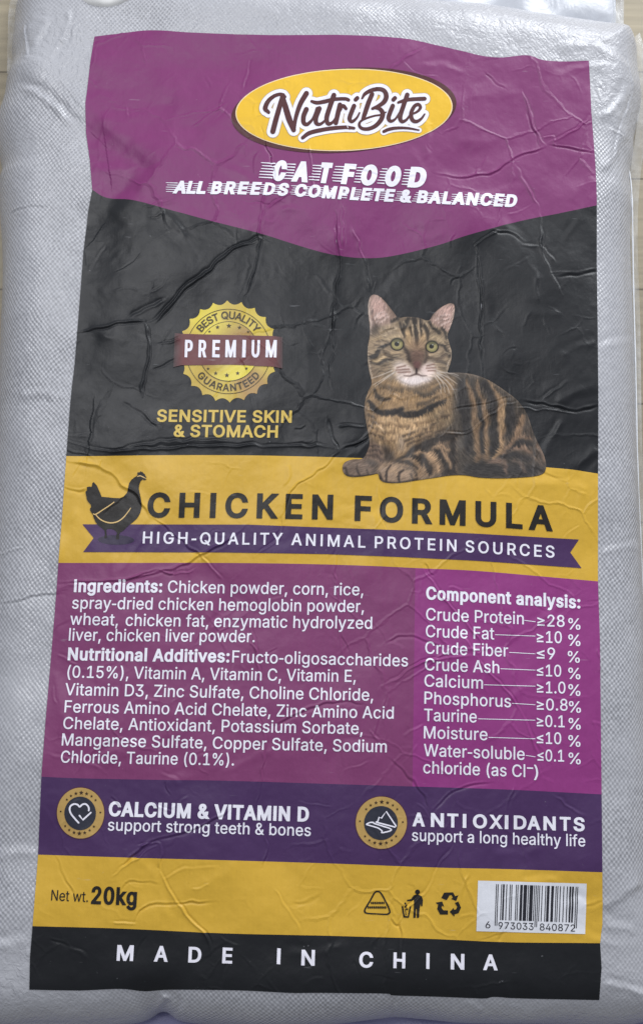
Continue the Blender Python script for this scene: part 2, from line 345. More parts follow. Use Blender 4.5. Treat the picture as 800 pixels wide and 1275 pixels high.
    for sc, mk, am in ((15, .50, 1.15), (38, .56, .6)):
        vo = N(nt, 'ShaderNodeTexVoronoi', feature='DISTANCE_TO_EDGE', voronoi_dimensions='2D'); vo.inputs['Scale'].default_value = sc; L.new(wd.outputs[0], vo.inputs['Vector'])
        line = math_node(nt, 'SUBTRACT', 1.0, math_node(nt, 'MULTIPLY', vo.outputs['Distance'], 460.0 / sc, True))
        nm = N(nt, 'ShaderNodeTexNoise'); nm.inputs['Scale'].default_value = sc * .55; nm.inputs['Detail'].default_value = 2; L.new(co, nm.inputs['Vector'])
        msk = math_node(nt, 'MULTIPLY', math_node(nt, 'SUBTRACT', nm.outputs['Fac'], mk), 7, True)
        h = math_node(nt, 'ADD', h, math_node(nt, 'MULTIPLY', math_node(nt, 'MULTIPLY', line, msk), am))
    bp = N(nt, 'ShaderNodeBump'); bp.inputs['Strength'].default_value = .5; bp.inputs['Distance'].default_value = .0008
    L.new(h, bp.inputs['Height']); L.new(bp.outputs[0], b.inputs['Normal'])
    _inks[name] = m
    return m
def woven_mat():
    m, nt, b = node_mat('woven_film'); L = nt.links
    uv = N(nt, 'ShaderNodeTexCoord').outputs['UV']; ob = N(nt, 'ShaderNodeTexCoord').outputs['Object']
    nd = N(nt, 'ShaderNodeTexNoise'); nd.inputs['Scale'].default_value = 34; nd.inputs['Detail'].default_value = 3; L.new(ob, nd.inputs['Vector'])
    vm = N(nt, 'ShaderNodeVectorMath', operation='MULTIPLY_ADD'); L.new(nd.outputs['Color'], vm.inputs[0]); vm.inputs[1].default_value = (.006, .0045, 0); L.new(uv, vm.inputs[2])
    mp = N(nt, 'ShaderNodeMapping'); mp.inputs['Scale'].default_value = (1 / .00215, 1 / .0025, 1); mp.inputs['Rotation'].default_value = (0, 0, -.05); L.new(vm.outputs[0], mp.inputs['Vector'])
    sp = N(nt, 'ShaderNodeSeparateXYZ'); L.new(mp.outputs[0], sp.inputs[0])
    su = math_node(nt, 'SINE', math_node(nt, 'MULTIPLY', sp.outputs[0], math.pi)); sv = math_node(nt, 'SINE', math_node(nt, 'MULTIPLY', sp.outputs[1], math.pi))
    w = math_node(nt, 'MULTIPLY', su, sv)
    fl = N(nt, 'ShaderNodeVectorMath', operation='FLOOR'); L.new(mp.outputs[0], fl.inputs[0])
    wn = N(nt, 'ShaderNodeTexWhiteNoise', noise_dimensions='2D'); L.new(fl.outputs[0], wn.inputs['Vector'])
    att = N(nt, 'ShaderNodeAttribute', attribute_name='weave').outputs['Fac']
    nl = N(nt, 'ShaderNodeTexNoise'); nl.inputs['Scale'].default_value = 11; nl.inputs['Detail'].default_value = 3; L.new(ob, nl.inputs['Vector'])
    st = math_node(nt, 'MULTIPLY', att, math_node(nt, 'MULTIPLY_ADD', nl.outputs['Fac'], 1.5, True, -.05))
    # colour: relief's light and shade painted in, upper tapes whiter, lower ones greyer
    mx = N(nt, 'ShaderNodeMix', data_type='RGBA'); mx.inputs['A'].default_value = (.255, .258, .276, 1); mx.inputs['B'].default_value = (.535, .54, .568, 1)
    f = math_node(nt, 'MULTIPLY_ADD', w, .62, True, .5)
    f = math_node(nt, 'ADD', f, math_node(nt, 'MULTIPLY', math_node(nt, 'SUBTRACT', wn.outputs['Value'], .5), .5), True)
    ff = N(nt, 'ShaderNodeMix', data_type='FLOAT'); L.new(st, ff.inputs['Factor']); ff.inputs['A'].default_value = .66; L.new(f, ff.inputs['B'])
    L.new(ff.outputs['Result'], mx.inputs['Factor']); L.new(mx.outputs['Result'], b.inputs['Base Color'])
    nr = N(nt, 'ShaderNodeTexNoise'); nr.inputs['Scale'].default_value = 120; nr.inputs['Detail'].default_value = 4; L.new(ob, nr.inputs['Vector'])
    r = math_node(nt, 'MULTIPLY_ADD', nr.outputs['Fac'], .5, True, .06)
    L.new(r, b.inputs['Roughness']); b.inputs['Specular IOR Level'].default_value = .6
    # relief: weave plus crinkled clear film
    vo = N(nt, 'ShaderNodeTexVoronoi', feature='DISTANCE_TO_EDGE'); vo.inputs['Scale'].default_value = 110
    vd = N(nt, 'ShaderNodeVectorMath', operation='MULTIPLY_ADD'); L.new(nr.outputs['Color'], vd.inputs[0]); vd.inputs[1].default_value = (.02, .02, .02); L.new(ob, vd.inputs[2]); L.new(vd.outputs[0], vo.inputs['Vector'])
    loose = math_node(nt, 'SUBTRACT', 1.05, att)
    h = math_node(nt, 'ADD', math_node(nt, 'MULTIPLY', math_node(nt, 'MULTIPLY', w, st), .24), math_node(nt, 'MULTIPLY', math_node(nt, 'MULTIPLY', vo.outputs['Distance'], loose), .75))
    h = math_node(nt, 'ADD', h, math_node(nt, 'MULTIPLY', nr.outputs['Fac'], math_node(nt, 'MULTIPLY_ADD', loose, .7, c=.25)))
    bp = N(nt, 'ShaderNodeBump'); bp.inputs['Strength'].default_value = .8; bp.inputs['Distance'].default_value = .0014
    L.new(h, bp.inputs['Height']); L.new(bp.outputs[0], b.inputs['Normal'])
    return m
# ------------------------------------------------------------------ lettering outlines (advance, then each outline as x, y, x, y ... in thousandths of the type size)
GLYPH = {
'A': (480, [[16,0,201,509,276,509,463,0,395,0,287,302,264,372,232,478,245,478,213,371,191,302,85,0],[110,142,110,199,370,199,370,142]]),
'B': (456, [[60,0,60,509,241,509,289,504,329,491,359,469,381,442,394,410,398,374,395,344,387,320,356,286,315,267,315,262,339,257,363,245,385,227,402,203,414,173,418,136,413,100,400,67,377,39,344,18,301,4,247,0],[125,57,245,57,296,63,330,80,349,105,355,137,352,161,342,184,327,203,306,218,279,228,248,231,125,231],[125,285,238,285,288,296,308,309,323,326,333,348,336,372,330,403,313,429,283,446,240,452,125,452]]),
'C': (510, [[267,-7,205,1,150,25,104,63,70,115,48,179,40,254,48,329,70,393,104,445,150,484,205,508,267,516,340,504,373,490,402,471,427,447,448,418,463,385,473,348,408,348,389,395,357,428,315,449,267,456,223,450,184,432,150,403,125,364,109,314,103,254,109,194,125,145,151,105,184,76,223,59,267,53,315,60,357,81,389,114,408,160,473,160,463,124,448,91,428,62,402,38,373,19,341,5,305,-4]]),
'D': (502, [[219,0,96,0,96,57,215,57,272,63,318,81,354,110,379,149,394,198,399,255,394,312,379,361,354,399,320,428,275,446,221,452,93,452,93,509,225,509,294,501,353,478,399,441,433,391,455,329,462,255,455,181,433,119,398,68,351,31,291,8],[125,509,125,0,60,0,60,509]]),
'E': (419, [[60,0,60,509,372,509,372,452,125,452,125,286,355,286,355,229,125,229,125,57,375,57,375,0]]),
'F': (410, [[60,0,60,509,369,509,369,452,125,452,125,278,346,278,346,221,125,221,125,0]]),
'G': (520, [[269,-7,205,1,149,25,104,64,69,116,47,179,40,254,47,329,69,393,103,445,149,484,203,508,265,516,304,513,340,504,374,489,403,469,429,445,449,416,465,384,474,349,408,349,387,393,356,427,315,448,265,456,222,450,183,432,150,404,125,364,109,314,103,254,109,194,125,145,151,105,184,76,224,59,269,53,309,57,345,71,374,93,396,123,410,160,415,202,434,199,283,199,283,256,478,256,478,200,471,141,451,91,419,50,377,19,326,0]]),
'H': (517, [[60,0,60,509,125,509,125,289,392,289,392,509,457,509,457,0,392,0,392,232,125,232,125,0]]),
'K': (467, [[104,145,104,216,139,261,174,303,212,344,364,509,448,509,231,276,228,276],[60,0,60,509,125,509,125,334,124,225,125,193,125,0],[372,0,188,259,228,309,449,0]]),
'L': (393, [[60,0,60,509,125,509,125,57,361,57,361,0]]),
'M': (628, [[60,0,60,509,152,509,277,187,287,159,299,123,311,84,322,49,307,49,318,83,330,121,342,158,352,187,476,509,568,509,568,0,504,0,504,291,504,327,505,369,506,413,507,457,513,457,498,409,482,363,467,322,456,291,342,0,286,0,170,291,159,321,145,361,129,408,112,457,119,457,120,416,121,372,122,328,122,291,122,0]]),
'N': (523, [[60,0,60,509,136,509,343,183,363,151,388,107,414,55,405,54,401,108,399,157,399,195,399,509,463,509,463,0,387,0,202,290,177,331,148,381,108,452,119,454,122,384,124,328,125,291,125,0]]),
'O': (533, [[267,-7,205,1,150,25,105,63,70,115,48,179,40,254,48,329,70,393,105,445,150,484,205,508,267,516,329,508,384,484,429,445,464,393,486,329,493,254,486,179,464,115,429,63,384,25,329,1],[267,53,310,59,349,76,383,105,408,144,425,194,430,254,425,314,408,365,383,404,349,433,310,450,267,456,223,450,184,433,151,404,125,364,109,314,103,254,109,194,125,144,151,105,184,76,223,59]]),
'P': (445, [[60,0,60,509,235,509,289,503,332,487,366,462,390,430,404,391,409,348,404,304,390,265,366,233,332,207,289,191,235,186,109,186,109,242,233,242,269,246,297,256,318,272,333,294,342,319,344,348,342,376,333,402,318,423,297,439,268,449,232,452,125,452,125,0]]),
'Q': (533, [[245,159,313,159,369,85,384,65,468,-48,401,-48,346,27,331,46],[267,-7,205,1,150,25,105,63,70,115,48,179,40,254,48,329,70,393,105,445,150,484,205,508,267,516,329,508,384,484,429,445,464,393,486,329,493,254,486,179,464,115,429,63,384,25,329,1],[267,53,310,59,349,76,383,105,408,144,425,194,430,254,425,314,408,365,383,404,349,433,310,450,267,456,223,450,184,433,151,404,125,364,109,314,103,254,109,194,125,144,151,105,184,76,223,59]]),
'R': (449, [[60,0,60,509,236,509,290,504,333,489,367,465,390,433,405,395,409,352,405,309,390,271,367,240,333,217,289,203,236,198,96,198,96,255,234,255,269,258,298,267,319,281,334,300,342,324,345,352,342,380,334,405,319,425,298,440,269,449,233,452,125,452,125,0],[353,0,230,229,303,229,428,0]]),
'S': (447, [[224,-9,172,-4,128,9,91,31,64,60,46,96,38,137,104,137,110,110,123,88,142,71,166,59,224,49,257,52,286,60,311,74,329,92,341,114,346,139,342,161,332,179,296,205,245,222,184,239,128,260,86,289,60,326,52,372,58,413,75,448,102,476,138,498,180,511,227,516,275,511,316,498,351,476,377,449,394,415,401,378,337,378,326,412,302,437,267,453,225,459,194,456,167,448,145,435,129,418,118,398,115,376,119,352,131,334,169,308,212,293,264,279,312,264,359,238,395,198,405,171,408,139,403,99,386,64,360,34,323,11,278,-4]]),
'T': (449, [[32,452,32,509,417,509,417,452,257,452,257,0,193,0,193,452]]),
'U': (517, [[259,-8,203,-2,154,15,114,43,85,80,66,124,60,173,60,509,124,509,124,178,128,144,141,113,160,87,187,68,220,56,259,52,298,56,331,68,357,87,377,113,389,144,393,178,393,509,457,509,457,173,451,124,433,80,403,43,363,15,315,-2]]),
'V': (480, [[204,0,16,509,84,509,192,206,215,137,248,31,235,31,267,138,290,206,395,509,463,509,278,0]]),
'W': (686, [[155,0,16,509,82,509,163,196,175,145,187,94,197,40,189,40,200,94,211,145,224,196,306,509,380,509,462,196,474,145,486,94,497,40,488,40,499,94,510,145,523,196,603,509,670,509,530,0,455,0,368,323,351,391,336,475,350,475,335,395,318,323,230,0]]),
'X': (474, [[18,0,217,284,217,236,29,509,104,509,178,400,204,361,223,329,243,292,232,292,252,329,272,361,298,400,374,509,446,509,259,239,259,287,456,0,382,0,292,129,268,165,250,195,230,231,244,231,225,196,206,166,182,129,91,0]]),
'Y': (472, [[203,0,203,208,16,509,91,509,192,344,222,292,250,230,224,230,251,293,280,344,381,509,455,509,268,208,268,0]]),
'Z': (438, [[42,0,42,46,273,385,306,431,341,476,348,454,285,452,223,452,40,452,40,509,397,509,397,462,169,129,134,81,97,33,90,54,152,57,214,57,399,57,399,0]]),
'a': (389, [[160,-9,126,-5,94,5,68,22,48,45,35,73,30,108,34,138,43,161,58,179,78,193,125,211,178,220,234,227,265,235,273,243,276,255,276,257,267,297,240,322,196,331,149,322,118,301,100,274,41,291,57,322,79,346,104,364,133,375,194,384,239,379,286,360,306,343,322,320,333,290,337,251,337,0,277,0,277,52,272,52,252,25,215,1],[170,45,202,49,228,59,248,74,263,93,272,115,276,138,276,190,259,182,231,176,200,171,175,168,134,159,103,139,95,124,92,105,102,72,130,52]]),
'b': (424, [[229,-8,198,-5,172,4,138,31,118,59,112,59,112,0,53,0,53,509,114,509,114,319,118,319,137,346,171,373,197,381,229,384,274,378,313,361,345,332,370,293,385,245,390,189,385,133,370,84,346,45,313,16,274,-2],[220,47,253,51,279,66,301,88,316,117,325,151,328,189,325,227,316,261,301,290,280,311,253,325,220,330,188,325,161,312,140,291,125,263,116,229,113,189,116,150,125,115,140,86,162,65,188,51]]),
'c': (396, [[207,-8,159,-2,117,16,82,46,56,85,40,133,34,187,40,243,56,291,82,330,117,360,159,378,207,384,260,377,305,356,340,322,362,277,303,262,290,289,270,311,242,325,207,330,173,325,145,310,124,287,108,258,99,224,96,187,99,151,108,117,124,89,145,66,173,51,207,46,243,52,271,66,292,89,304,117,363,102,341,56,306,21,261,-1]]),
'd': (424, [[195,-8,151,-2,111,16,79,45,55,84,39,133,34,189,39,245,55,293,79,332,112,361,151,378,196,384,228,381,253,373,287,346,306,319,311,319,311,509,372,509,372,0,313,0,313,59,307,59,287,31,252,4,227,-5],[205,47,236,51,263,65,284,86,299,115,309,150,312,189,309,229,300,263,284,291,263,312,237,325,205,330,172,325,145,311,124,290,108,261,99,227,96,189,99,151,109,117,124,88,145,66,172,51]]),
'e': (404, [[212,-8,161,-2,117,16,82,46,56,85,40,132,34,187,39,242,55,290,81,329,115,359,157,378,205,384,266,374,294,361,319,341,341,315,357,282,368,242,371,194,371,169,75,169,75,221,338,221,310,202,307,237,298,269,283,294,263,314,237,326,205,330,173,326,146,313,125,294,109,270,99,241,96,211,96,178,100,139,110,106,128,80,151,61,179,50,212,46,254,53,285,73,306,105,365,91,353,63,335,39,311,19,283,4,249,-5]]),
'f': (254, [[228,379,228,327,6,327,6,379],[81,0,81,432,84,461,96,486,113,505,135,519,187,530,222,527,243,521,227,468,215,472,195,474,171,470,154,460,145,443,142,419,142,0]]),
'g': (425, [[207,-151,168,-148,134,-140,82,-110,51,-69,101,-41,122,-66,154,-88,207,-97,249,-92,282,-75,304,-47,311,-6,311,68,306,68,287,41,252,16,227,8,195,5,152,10,113,27,80,53,55,90,39,136,34,191,39,246,55,293,80,332,112,361,152,378,196,384,228,382,253,373,288,346,308,319,313,319,313,379,372,379,372,-9,367,-54,350,-90,324,-117,291,-136,251,-147],[205,59,237,63,264,75,285,95,300,121,309,154,312,193,309,231,300,264,285,291,264,312,237,325,205,330,172,325,145,312,124,290,109,262,99,229,96,193,99,155,109,123,124,96,145,76,172,63]]),
'h': (410, [[114,227,114,0,53,0,53,509,114,509,114,287,102,287,124,332,152,362,187,379,227,384,264,380,295,369,321,349,341,321,353,285,357,240,357,0,296,0,296,235,290,275,273,304,246,323,210,329,184,326,161,317,141,303,126,283,117,257]]),
'i': (167, [[53,0,53,379,114,379,114,0],[84,443,67,446,54,455,44,468,41,483,44,499,54,512,67,521,84,524,100,521,114,512,123,499,126,483,123,468,114,455,100,446]]),
'k': (381, [[110,137,110,212,121,212,284,379,360,379,184,199,177,199],[53,0,53,509,114,509,114,0],[294,0,148,186,191,229,372,0]]),
'l': (189, [[139,-2,101,3,74,20,58,47,53,84,53,509,114,509,114,99,120,62,130,54,146,52,160,53,170,54,181,3,162,-1]]),
'm': (610, [[53,0,53,379,112,379,112,295,108,295,118,323,132,346,172,376,219,386,257,380,287,361,309,331,321,295,312,295,322,321,337,343,381,375,437,386,468,383,497,372,522,354,541,328,553,296,557,255,557,0,496,0,496,254,490,289,473,313,447,326,419,330,395,328,374,320,345,290,335,247,335,0,274,0,274,260,269,288,253,311,229,326,199,330,158,320,140,307,126,289,117,266,114,238,114,0]]),
'n': (410, [[114,227,114,0,53,0,53,379,112,379,112,287,102,287,124,332,152,362,187,379,227,384,264,380,295,369,321,349,341,321,353,285,357,240,357,0,296,0,296,235,290,275,273,304,246,323,210,329,184,326,161,317,141,303,126,283,117,257]]),
'o': (415, [[207,-8,159,-2,117,16,82,46,56,85,40,133,34,187,40,243,56,291,82,330,117,360,159,378,207,384,256,378,299,360,333,330,359,291,376,243,381,187,376,133,359,85,333,46,299,16,256,-2],[207,46,242,51,270,66,292,89,307,117,316,151,319,187,316,224,307,258,292,287,270,310,242,325,207,330,173,325,145,310,124,287,108,258,99,224,96,187,99,151,108,117,124,89,145,66,173,51]]),
'p': (424, [[53,-143,53,379,112,379,112,319,118,319,137,346,171,373,197,381,229,384,274,378,313,361,345,332,370,293,385,245,390,189,385,133,370,84,346,45,313,16,274,-2,229,-8,198,-5,173,4,138,31,118,59,114,59,114,-143],[220,47,253,51,279,66,301,88,316,117,325,151,328,189,325,227,316,261,301,290,280,311,253,325,220,330,188,325,161,312,140,291,125,263,116,229,113,189,116,150,125,115,140,86,162,65,188,51]]),
'q': (424, [[372,-143,311,-143,311,59,306,59,287,31,252,4,227,-5,195,-8,151,-2,111,16,79,45,55,84,39,133,34,189,39,245,55,293,79,332,112,361,151,378,196,384,228,381,253,373,287,346,307,319,313,319,313,379,372,379],[205,47,236,51,263,65,284,86,299,115,309,150,312,189,309,229,300,263,284,291,263,312,237,325,205,330,172,325,145,311,124,290,108,261,99,227,96,189,99,151,109,117,124,88,145,66,172,51]]),
'r': (259, [[53,0,53,379,112,379,112,321,115,321,130,347,152,367,181,380,213,385,229,384,243,384,243,322,230,324,207,326,182,323,159,315,140,301,126,284,117,262,114,237,114,0]]),
's': (365, [[182,-8,145,-5,112,3,84,18,62,38,45,63,36,94,94,107,105,79,124,60,150,49,181,45,217,50,244,62,262,81,268,103,265,121,254,136,237,147,212,155,149,170,104,186,72,208,53,237,47,274,51,305,65,332,87,354,115,370,149,381,187,384,223,381,254,372,279,358,299,339,324,290,268,277,258,298,243,316,219,328,187,333,156,329,131,317,114,299,109,277,112,258,124,243,172,223,229,209,275,194,306,171,325,142,331,107,326,75,312,47,290,24,260,6,223,-5]]),
't': (227, [[204,379,204,327,6,327,6,379],[65,471,126,471,126,98,128,76,136,61,150,53,170,50,185,51,202,54,213,2,192,-3,168,-4,125,2,92,21,72,52,65,93]]),
'u': (410, [[182,-5,146,-1,115,11,89,31,69,59,57,95,53,139,53,379,114,379,114,144,119,105,137,75,164,56,200,50,226,53,249,62,268,77,283,97,293,122,296,153,296,379,357,379,357,0,298,0,298,92,307,92,286,47,257,17,222,0]]),
'v': (389, [[163,0,17,379,84,379,165,155,187,87,206,21,184,21,203,87,224,155,305,379,371,379,226,0]]),
'w': (567, [[138,0,23,379,87,379,133,214,154,137,175,41,165,41,186,135,206,214,252,379,316,379,362,214,382,136,402,41,391,41,413,135,434,214,480,379,545,379,429,0,368,0,319,172,305,225,291,280,277,338,291,338,277,280,263,225,248,172,199,0]]),
'x': (379, [[21,0,171,218,171,171,29,379,100,379,147,306,179,253,207,206,175,206,202,253,233,306,282,379,352,379,209,169,209,214,358,0,287,0,231,85,200,136,173,182,205,182,178,136,148,85,91,0]]),
'y': (389, [[47,-139,61,-86,71,-87,104,-89,130,-74,151,-36,163,-1,17,379,84,379,165,155,187,87,206,21,184,21,202,87,224,155,305,379,371,379,204,-58,177,-107,139,-136,91,-145,65,-143]]),
'z': (380, [[42,0,42,46,254,320,254,323,48,323,48,379,333,379,333,331,126,60,126,56,339,56,339,0]]),
'0': (453, [[227,-7,174,1,130,24,95,62,69,113,53,178,48,254,53,330,69,395,95,447,130,484,174,508,227,516,279,508,323,484,358,447,384,395,400,330,405,254,400,178,384,113,359,62,323,24,279,1],[227,50,261,56,290,74,313,103,330,144,340,194,344,254,340,314,330,365,313,405,290,435,261,453,227,460,192,453,163,435,140,405,123,365,113,314,109,254,113,194,123,144,140,103,163,74,192,56]]),
'1': (453, [[76,0,76,55,391,55,391,0],[276,509,276,0,212,0,212,448,209,448,86,358,86,427,198,509]]),
'2': (453, [[64,0,64,47,234,229,282,282,311,327,320,371,317,397,308,419,293,436,273,449,224,460,196,457,172,447,153,433,139,413,130,390,127,362,66,362,71,405,86,442,111,473,143,496,182,511,225,516,268,511,306,497,337,474,361,445,376,411,381,372,371,318,336,259,267,180,153,60,153,57,389,57,389,0]]),
'3': (453, [[218,-7,173,-3,133,10,98,30,70,57,52,91,44,132,109,132,115,107,126,87,144,71,165,59,219,50,275,61,297,74,315,93,325,116,329,145,326,172,316,196,299,217,275,234,242,244,201,248,157,248,157,299,288,448,288,452,70,452,70,509,372,509,372,461,211,278,211,289,264,288,308,276,344,253,371,222,387,186,393,145,387,103,370,66,344,36,309,12,266,-2]]),
'4': (453, [[40,105,40,158,247,509,311,509,109,166,109,163,413,163,413,105],[282,0,282,121,282,146,282,318,343,318,343,0]]),
'5': (453, [[221,-7,178,-2,140,11,108,32,83,60,66,93,60,130,122,130,127,108,138,89,173,60,221,50,250,53,276,64,298,82,314,104,324,131,328,162,324,193,314,221,297,244,275,262,248,273,218,277,167,268,128,246,67,253,96,509,366,509,366,452,151,452,134,301,136,301,178,325,229,334,263,330,294,321,321,306,345,285,364,260,379,231,388,199,391,163,385,117,369,76,343,41,309,15,268,-1]]),
'6': (453, [[226,-7,182,-1,142,15,109,40,84,74,69,115,64,162,68,199,80,239,137,340,252,509,322,509,151,261,145,261,165,288,196,307,235,314,278,309,316,295,346,271,370,240,384,201,389,157,384,112,368,73,343,39,310,14,271,-2],[226,48,254,52,279,63,299,79,314,101,324,128,327,157,324,187,314,213,299,235,279,251,254,262,226,265,198,262,174,252,153,235,138,214,128,188,125,158,128,128,138,102,153,79,174,63,198,52]]),
'7': (453, [[97,0,323,448,323,452,62,452,62,509,391,509,391,449,165,0]]),
'8': (453, [[226,-7,178,-2,136,11,101,33,74,62,57,96,52,135,55,166,65,195,81,220,101,241,125,256,153,265,153,267,119,282,93,308,76,342,70,380,75,417,90,450,114,477,146,498,184,511,226,516,269,511,306,498,337,477,361,450,377,417,382,380,376,342,359,308,333,282,300,267,300,265,327,256,351,241,372,220,387,195,397,166,401,135,395,96,378,62,352,33,317,11,275,-2],[226,49,258,52,285,60,307,74,323,91,333,113,337,139,333,165,322,189,305,208,283,223,256,232,226,235,196,232,169,223,147,208,130,189,119,165,115,139,119,113,129,91,145,74,167,60,195,52],[226,290,274,300,293,313,307,330,316,351,319,376,316,399,308,420,294,437,275,449,226,460,177,449,159,437,145,420,136,399,133,376,136,351,145,330,159,313,178,300]]),
'9': (453, [[226,516,271,510,310,494,343,468,368,434,384,393,389,347,385,309,373,270,315,168,200,0,130,0,301,248,307,248,287,221,257,202,218,195,175,199,137,214,106,237,83,269,68,307,64,352,69,397,85,436,110,469,143,494,182,510],[226,460,199,457,174,446,154,429,138,407,129,381,125,352,129,322,138,295,154,274,174,257,199,247,226,243,254,247,279,257,299,273,314,295,324,321,327,350,324,381,314,407,299,429,279,446,254,457]]),
'&': (448, [[197,-7,150,-2,110,12,78,34,54,62,39,96,34,133,37,163,47,189,85,235,140,279,216,335,237,352,255,375,262,405,258,427,245,445,226,457,201,461,168,453,145,431,137,399,145,363,169,327,204,284,438,0,364,0,171,231,121,293,87,344,78,370,75,398,79,430,91,458,109,481,134,499,165,510,200,513,235,510,266,499,290,482,308,459,320,433,324,404,315,362,291,325,256,293,154,217,110,174,100,154,97,131,100,108,109,87,124,70,143,57,166,49,193,46,223,50,251,59,301,95,321,121,336,151,346,186,349,224,408,224,405,180,397,144,371,92,345,62,333,47,305,23,271,7,234,-3]]),
'%': (676, [[175,283,146,286,121,297,101,314,86,335,78,360,75,388,75,412,78,440,87,464,101,486,121,503,146,513,175,517,206,513,230,503,250,486,264,464,273,440,276,412,276,388,273,360,264,335,250,314,230,297,205,286],[175,327,198,332,212,346,221,365,223,388,223,412,213,454,198,468,175,473,153,468,138,454,130,435,127,412,127,388,130,365,138,346,153,332],[501,-10,471,-6,446,5,426,21,412,43,403,68,400,95,400,120,403,147,412,172,427,194,447,210,471,221,501,225,531,221,556,210,576,194,590,172,598,147,601,120,601,95,598,68,589,43,575,21,555,5,531,-6],[501,35,523,39,538,53,546,73,549,95,549,120,538,162,524,176,501,180,479,176,464,162,456,142,453,120,453,95,455,73,464,53,479,39],[132,0,482,509,540,509,191,0]]),
'(': (273, [[89,207,101,324,132,441,177,539,236,539,191,428,161,313,151,207,160,115,188,16,236,-96,177,-96,139,-21,111,55,95,131]]),
')': (273, [[37,-96,86,18,113,116,122,207,112,313,82,428,37,539,97,539,142,441,173,323,184,207,178,130,161,53,134,-22,97,-96]]),
'.': (188, [[95,-4,78,-1,63,9,53,24,50,41,53,59,63,73,78,83,95,87,113,83,128,73,138,59,141,41,138,24,128,9,113,-1]]),
',': (188, [[38,-119,68,71,137,71,84,-119]]),
':': (188, [[95,-4,78,-1,63,9,53,24,50,41,53,59,63,73,78,83,95,87,113,83,128,73,138,59,141,41,138,24,128,9,113,-1],[95,271,78,274,63,284,53,299,50,316,53,334,63,349,78,359,95,362,113,359,128,349,138,334,141,316,138,299,128,284,113,274]]),
'-': (453, [[337,244,337,188,114,188,114,244]]),
'\u2265': (453, [[65,24,65,81,388,81,388,24],[388,233,65,120,65,182,290,254,287,250,287,260,290,256,65,328,65,390,388,276]]),
'\u2264': (453, [[388,24,65,24,65,81,388,81],[65,233,65,276,388,390,388,328,163,256,165,260,165,250,163,254,388,182,388,120]]),
' ': (188, []),
}
LETTER = {ch: (adv, [list(zip(p[::2], p[1::2])) for p in loops]) for ch, (adv, loops) in GLYPH.items()}
def box_loop(x0, y0, x1, y1): return [(x0, y0), (x0, y1), (x1, y1), (x1, y0)]
LETTER['I'] = (186, [box_loop(60, 0, 126, 509)]); LETTER['l'] = (171, [box_loop(55, 0, 116, 535)])
LETTER['-'] = (250, [box_loop(28, 172, 222, 226)]); LETTER['\u207b'] = (230, [box_loop(24, 372, 206, 418)])
LETTER['\u2014'] = (1000, [box_loop(0, 180, 1000, 205)])
CAP = 509.0

def winding(loops, pts):
    """winding number of each point, loops = list of (n,2) arrays"""
    w = np.zeros(len(pts), np.int32)
    for lp in loops:
        a = np.asarray(lp, float); b = np.roll(a, -1, axis=0)
        for s in range(0, len(pts), 4000):
            p = pts[s:s + 4000]; y = p[:, 1][:, None]; x = p[:, 0][:, None]
            up = (a[:, 1] <= y) & (b[:, 1] > y); dn = (a[:, 1] > y) & (b[:, 1] <= y)
            side = (b[:, 0] - a[:, 0]) * (y - a[:, 1]) - (x - a[:, 0]) * (b[:, 1] - a[:, 1])
            w[s:s + 4000] += (up & (side > 0)).sum(1) - (dn & (side < 0)).sum(1)
    return w
def split(loop, maxlen):
    out = []
    for (a, b) in zip(loop, list(loop[1:]) + [loop[0]]):
        L = math.hypot(b[0] - a[0], b[1] - a[1])
        if L < 1e-6: continue
        k = max(1, int(math.ceil(L / maxlen)))
        out += [(a[0] + (b[0] - a[0]) * i / k, a[1] + (b[1] - a[1]) * i / k) for i in range(k)]
    return out
def triangulate(loops, maxlen, rule='nonzero'):
    loops = [split(l, maxlen) for l in loops if len(l) > 2]; loops = [l for l in loops if len(l) > 2]
    V = []; E_ = []
    for l in loops:
        k = len(V); V += l; E_ += [(k + i, k + (i + 1) % len(l)) for i in range(len(l))]
    a = np.array(V); lo, hi = a.min(0), a.max(0)
    if min(hi - lo) > 1.6 * maxlen:
        g = np.stack(np.meshgrid(np.arange(lo[0] + maxlen * .5, hi[0], maxlen), np.arange(lo[1] + maxlen * .5, hi[1], maxlen)), -1).reshape(-1, 2)
        g[:, 0] += .13 * maxlen * np.sin(g[:, 1] * 7.1 / maxlen); g[:, 1] += .11 * maxlen * np.sin(g[:, 0] * 5.3 / maxlen)
        g = g[winding(loops, g) != 0]
        if len(g):                          # leave out points hugging an edge
            keep = np.ones(len(g), bool)
            for s in range(0, len(g), 2000):
                d = np.abs(g[s:s+2000, None, :] - a[None]).max(-1).min(1); keep[s:s+2000] = d > .35 * maxlen
            V += [tuple(p) for p in g[keep]]
    r = delaunay_2d_cdt([Vector(p) for p in V], E_, [], 0, 1e-4)
    v = np.array([(p.x, p.y) for p in r[0]]); f = np.array([t for t in r[2] if len(t) == 3], np.int32)
    w = winding(loops, v[f].mean(1))
    f = f[w != 0] if rule == 'nonzero' else f[w < 0] if rule == 'neg' else f[w % 2 != 0]
    return v, f
def embolden(loop, ox, oy):
    """push an outline outwards (outer loops run clockwise)"""
    n = len(loop); out = []
    for i in range(n):
        p, a, b = loop[i], loop[i - 1], loop[(i + 1) % n]
        d1 = (p[0] - a[0], p[1] - a[1]); d2 = (b[0] - p[0], b[1] - p[1])
        l1 = math.hypot(*d1) or 1; l2 = math.hypot(*d2) or 1
        n1 = (-d1[1] / l1, d1[0] / l1); n2 = (-d2[1] / l2, d2[0] / l2)
        mx, my = n1[0] + n2[0], n1[1] + n2[1]; k = 2 / max(.45, mx * mx + my * my)
        out.append((p[0] + mx * k * ox, p[1] + my * k * oy))
    return out
_cache = {}
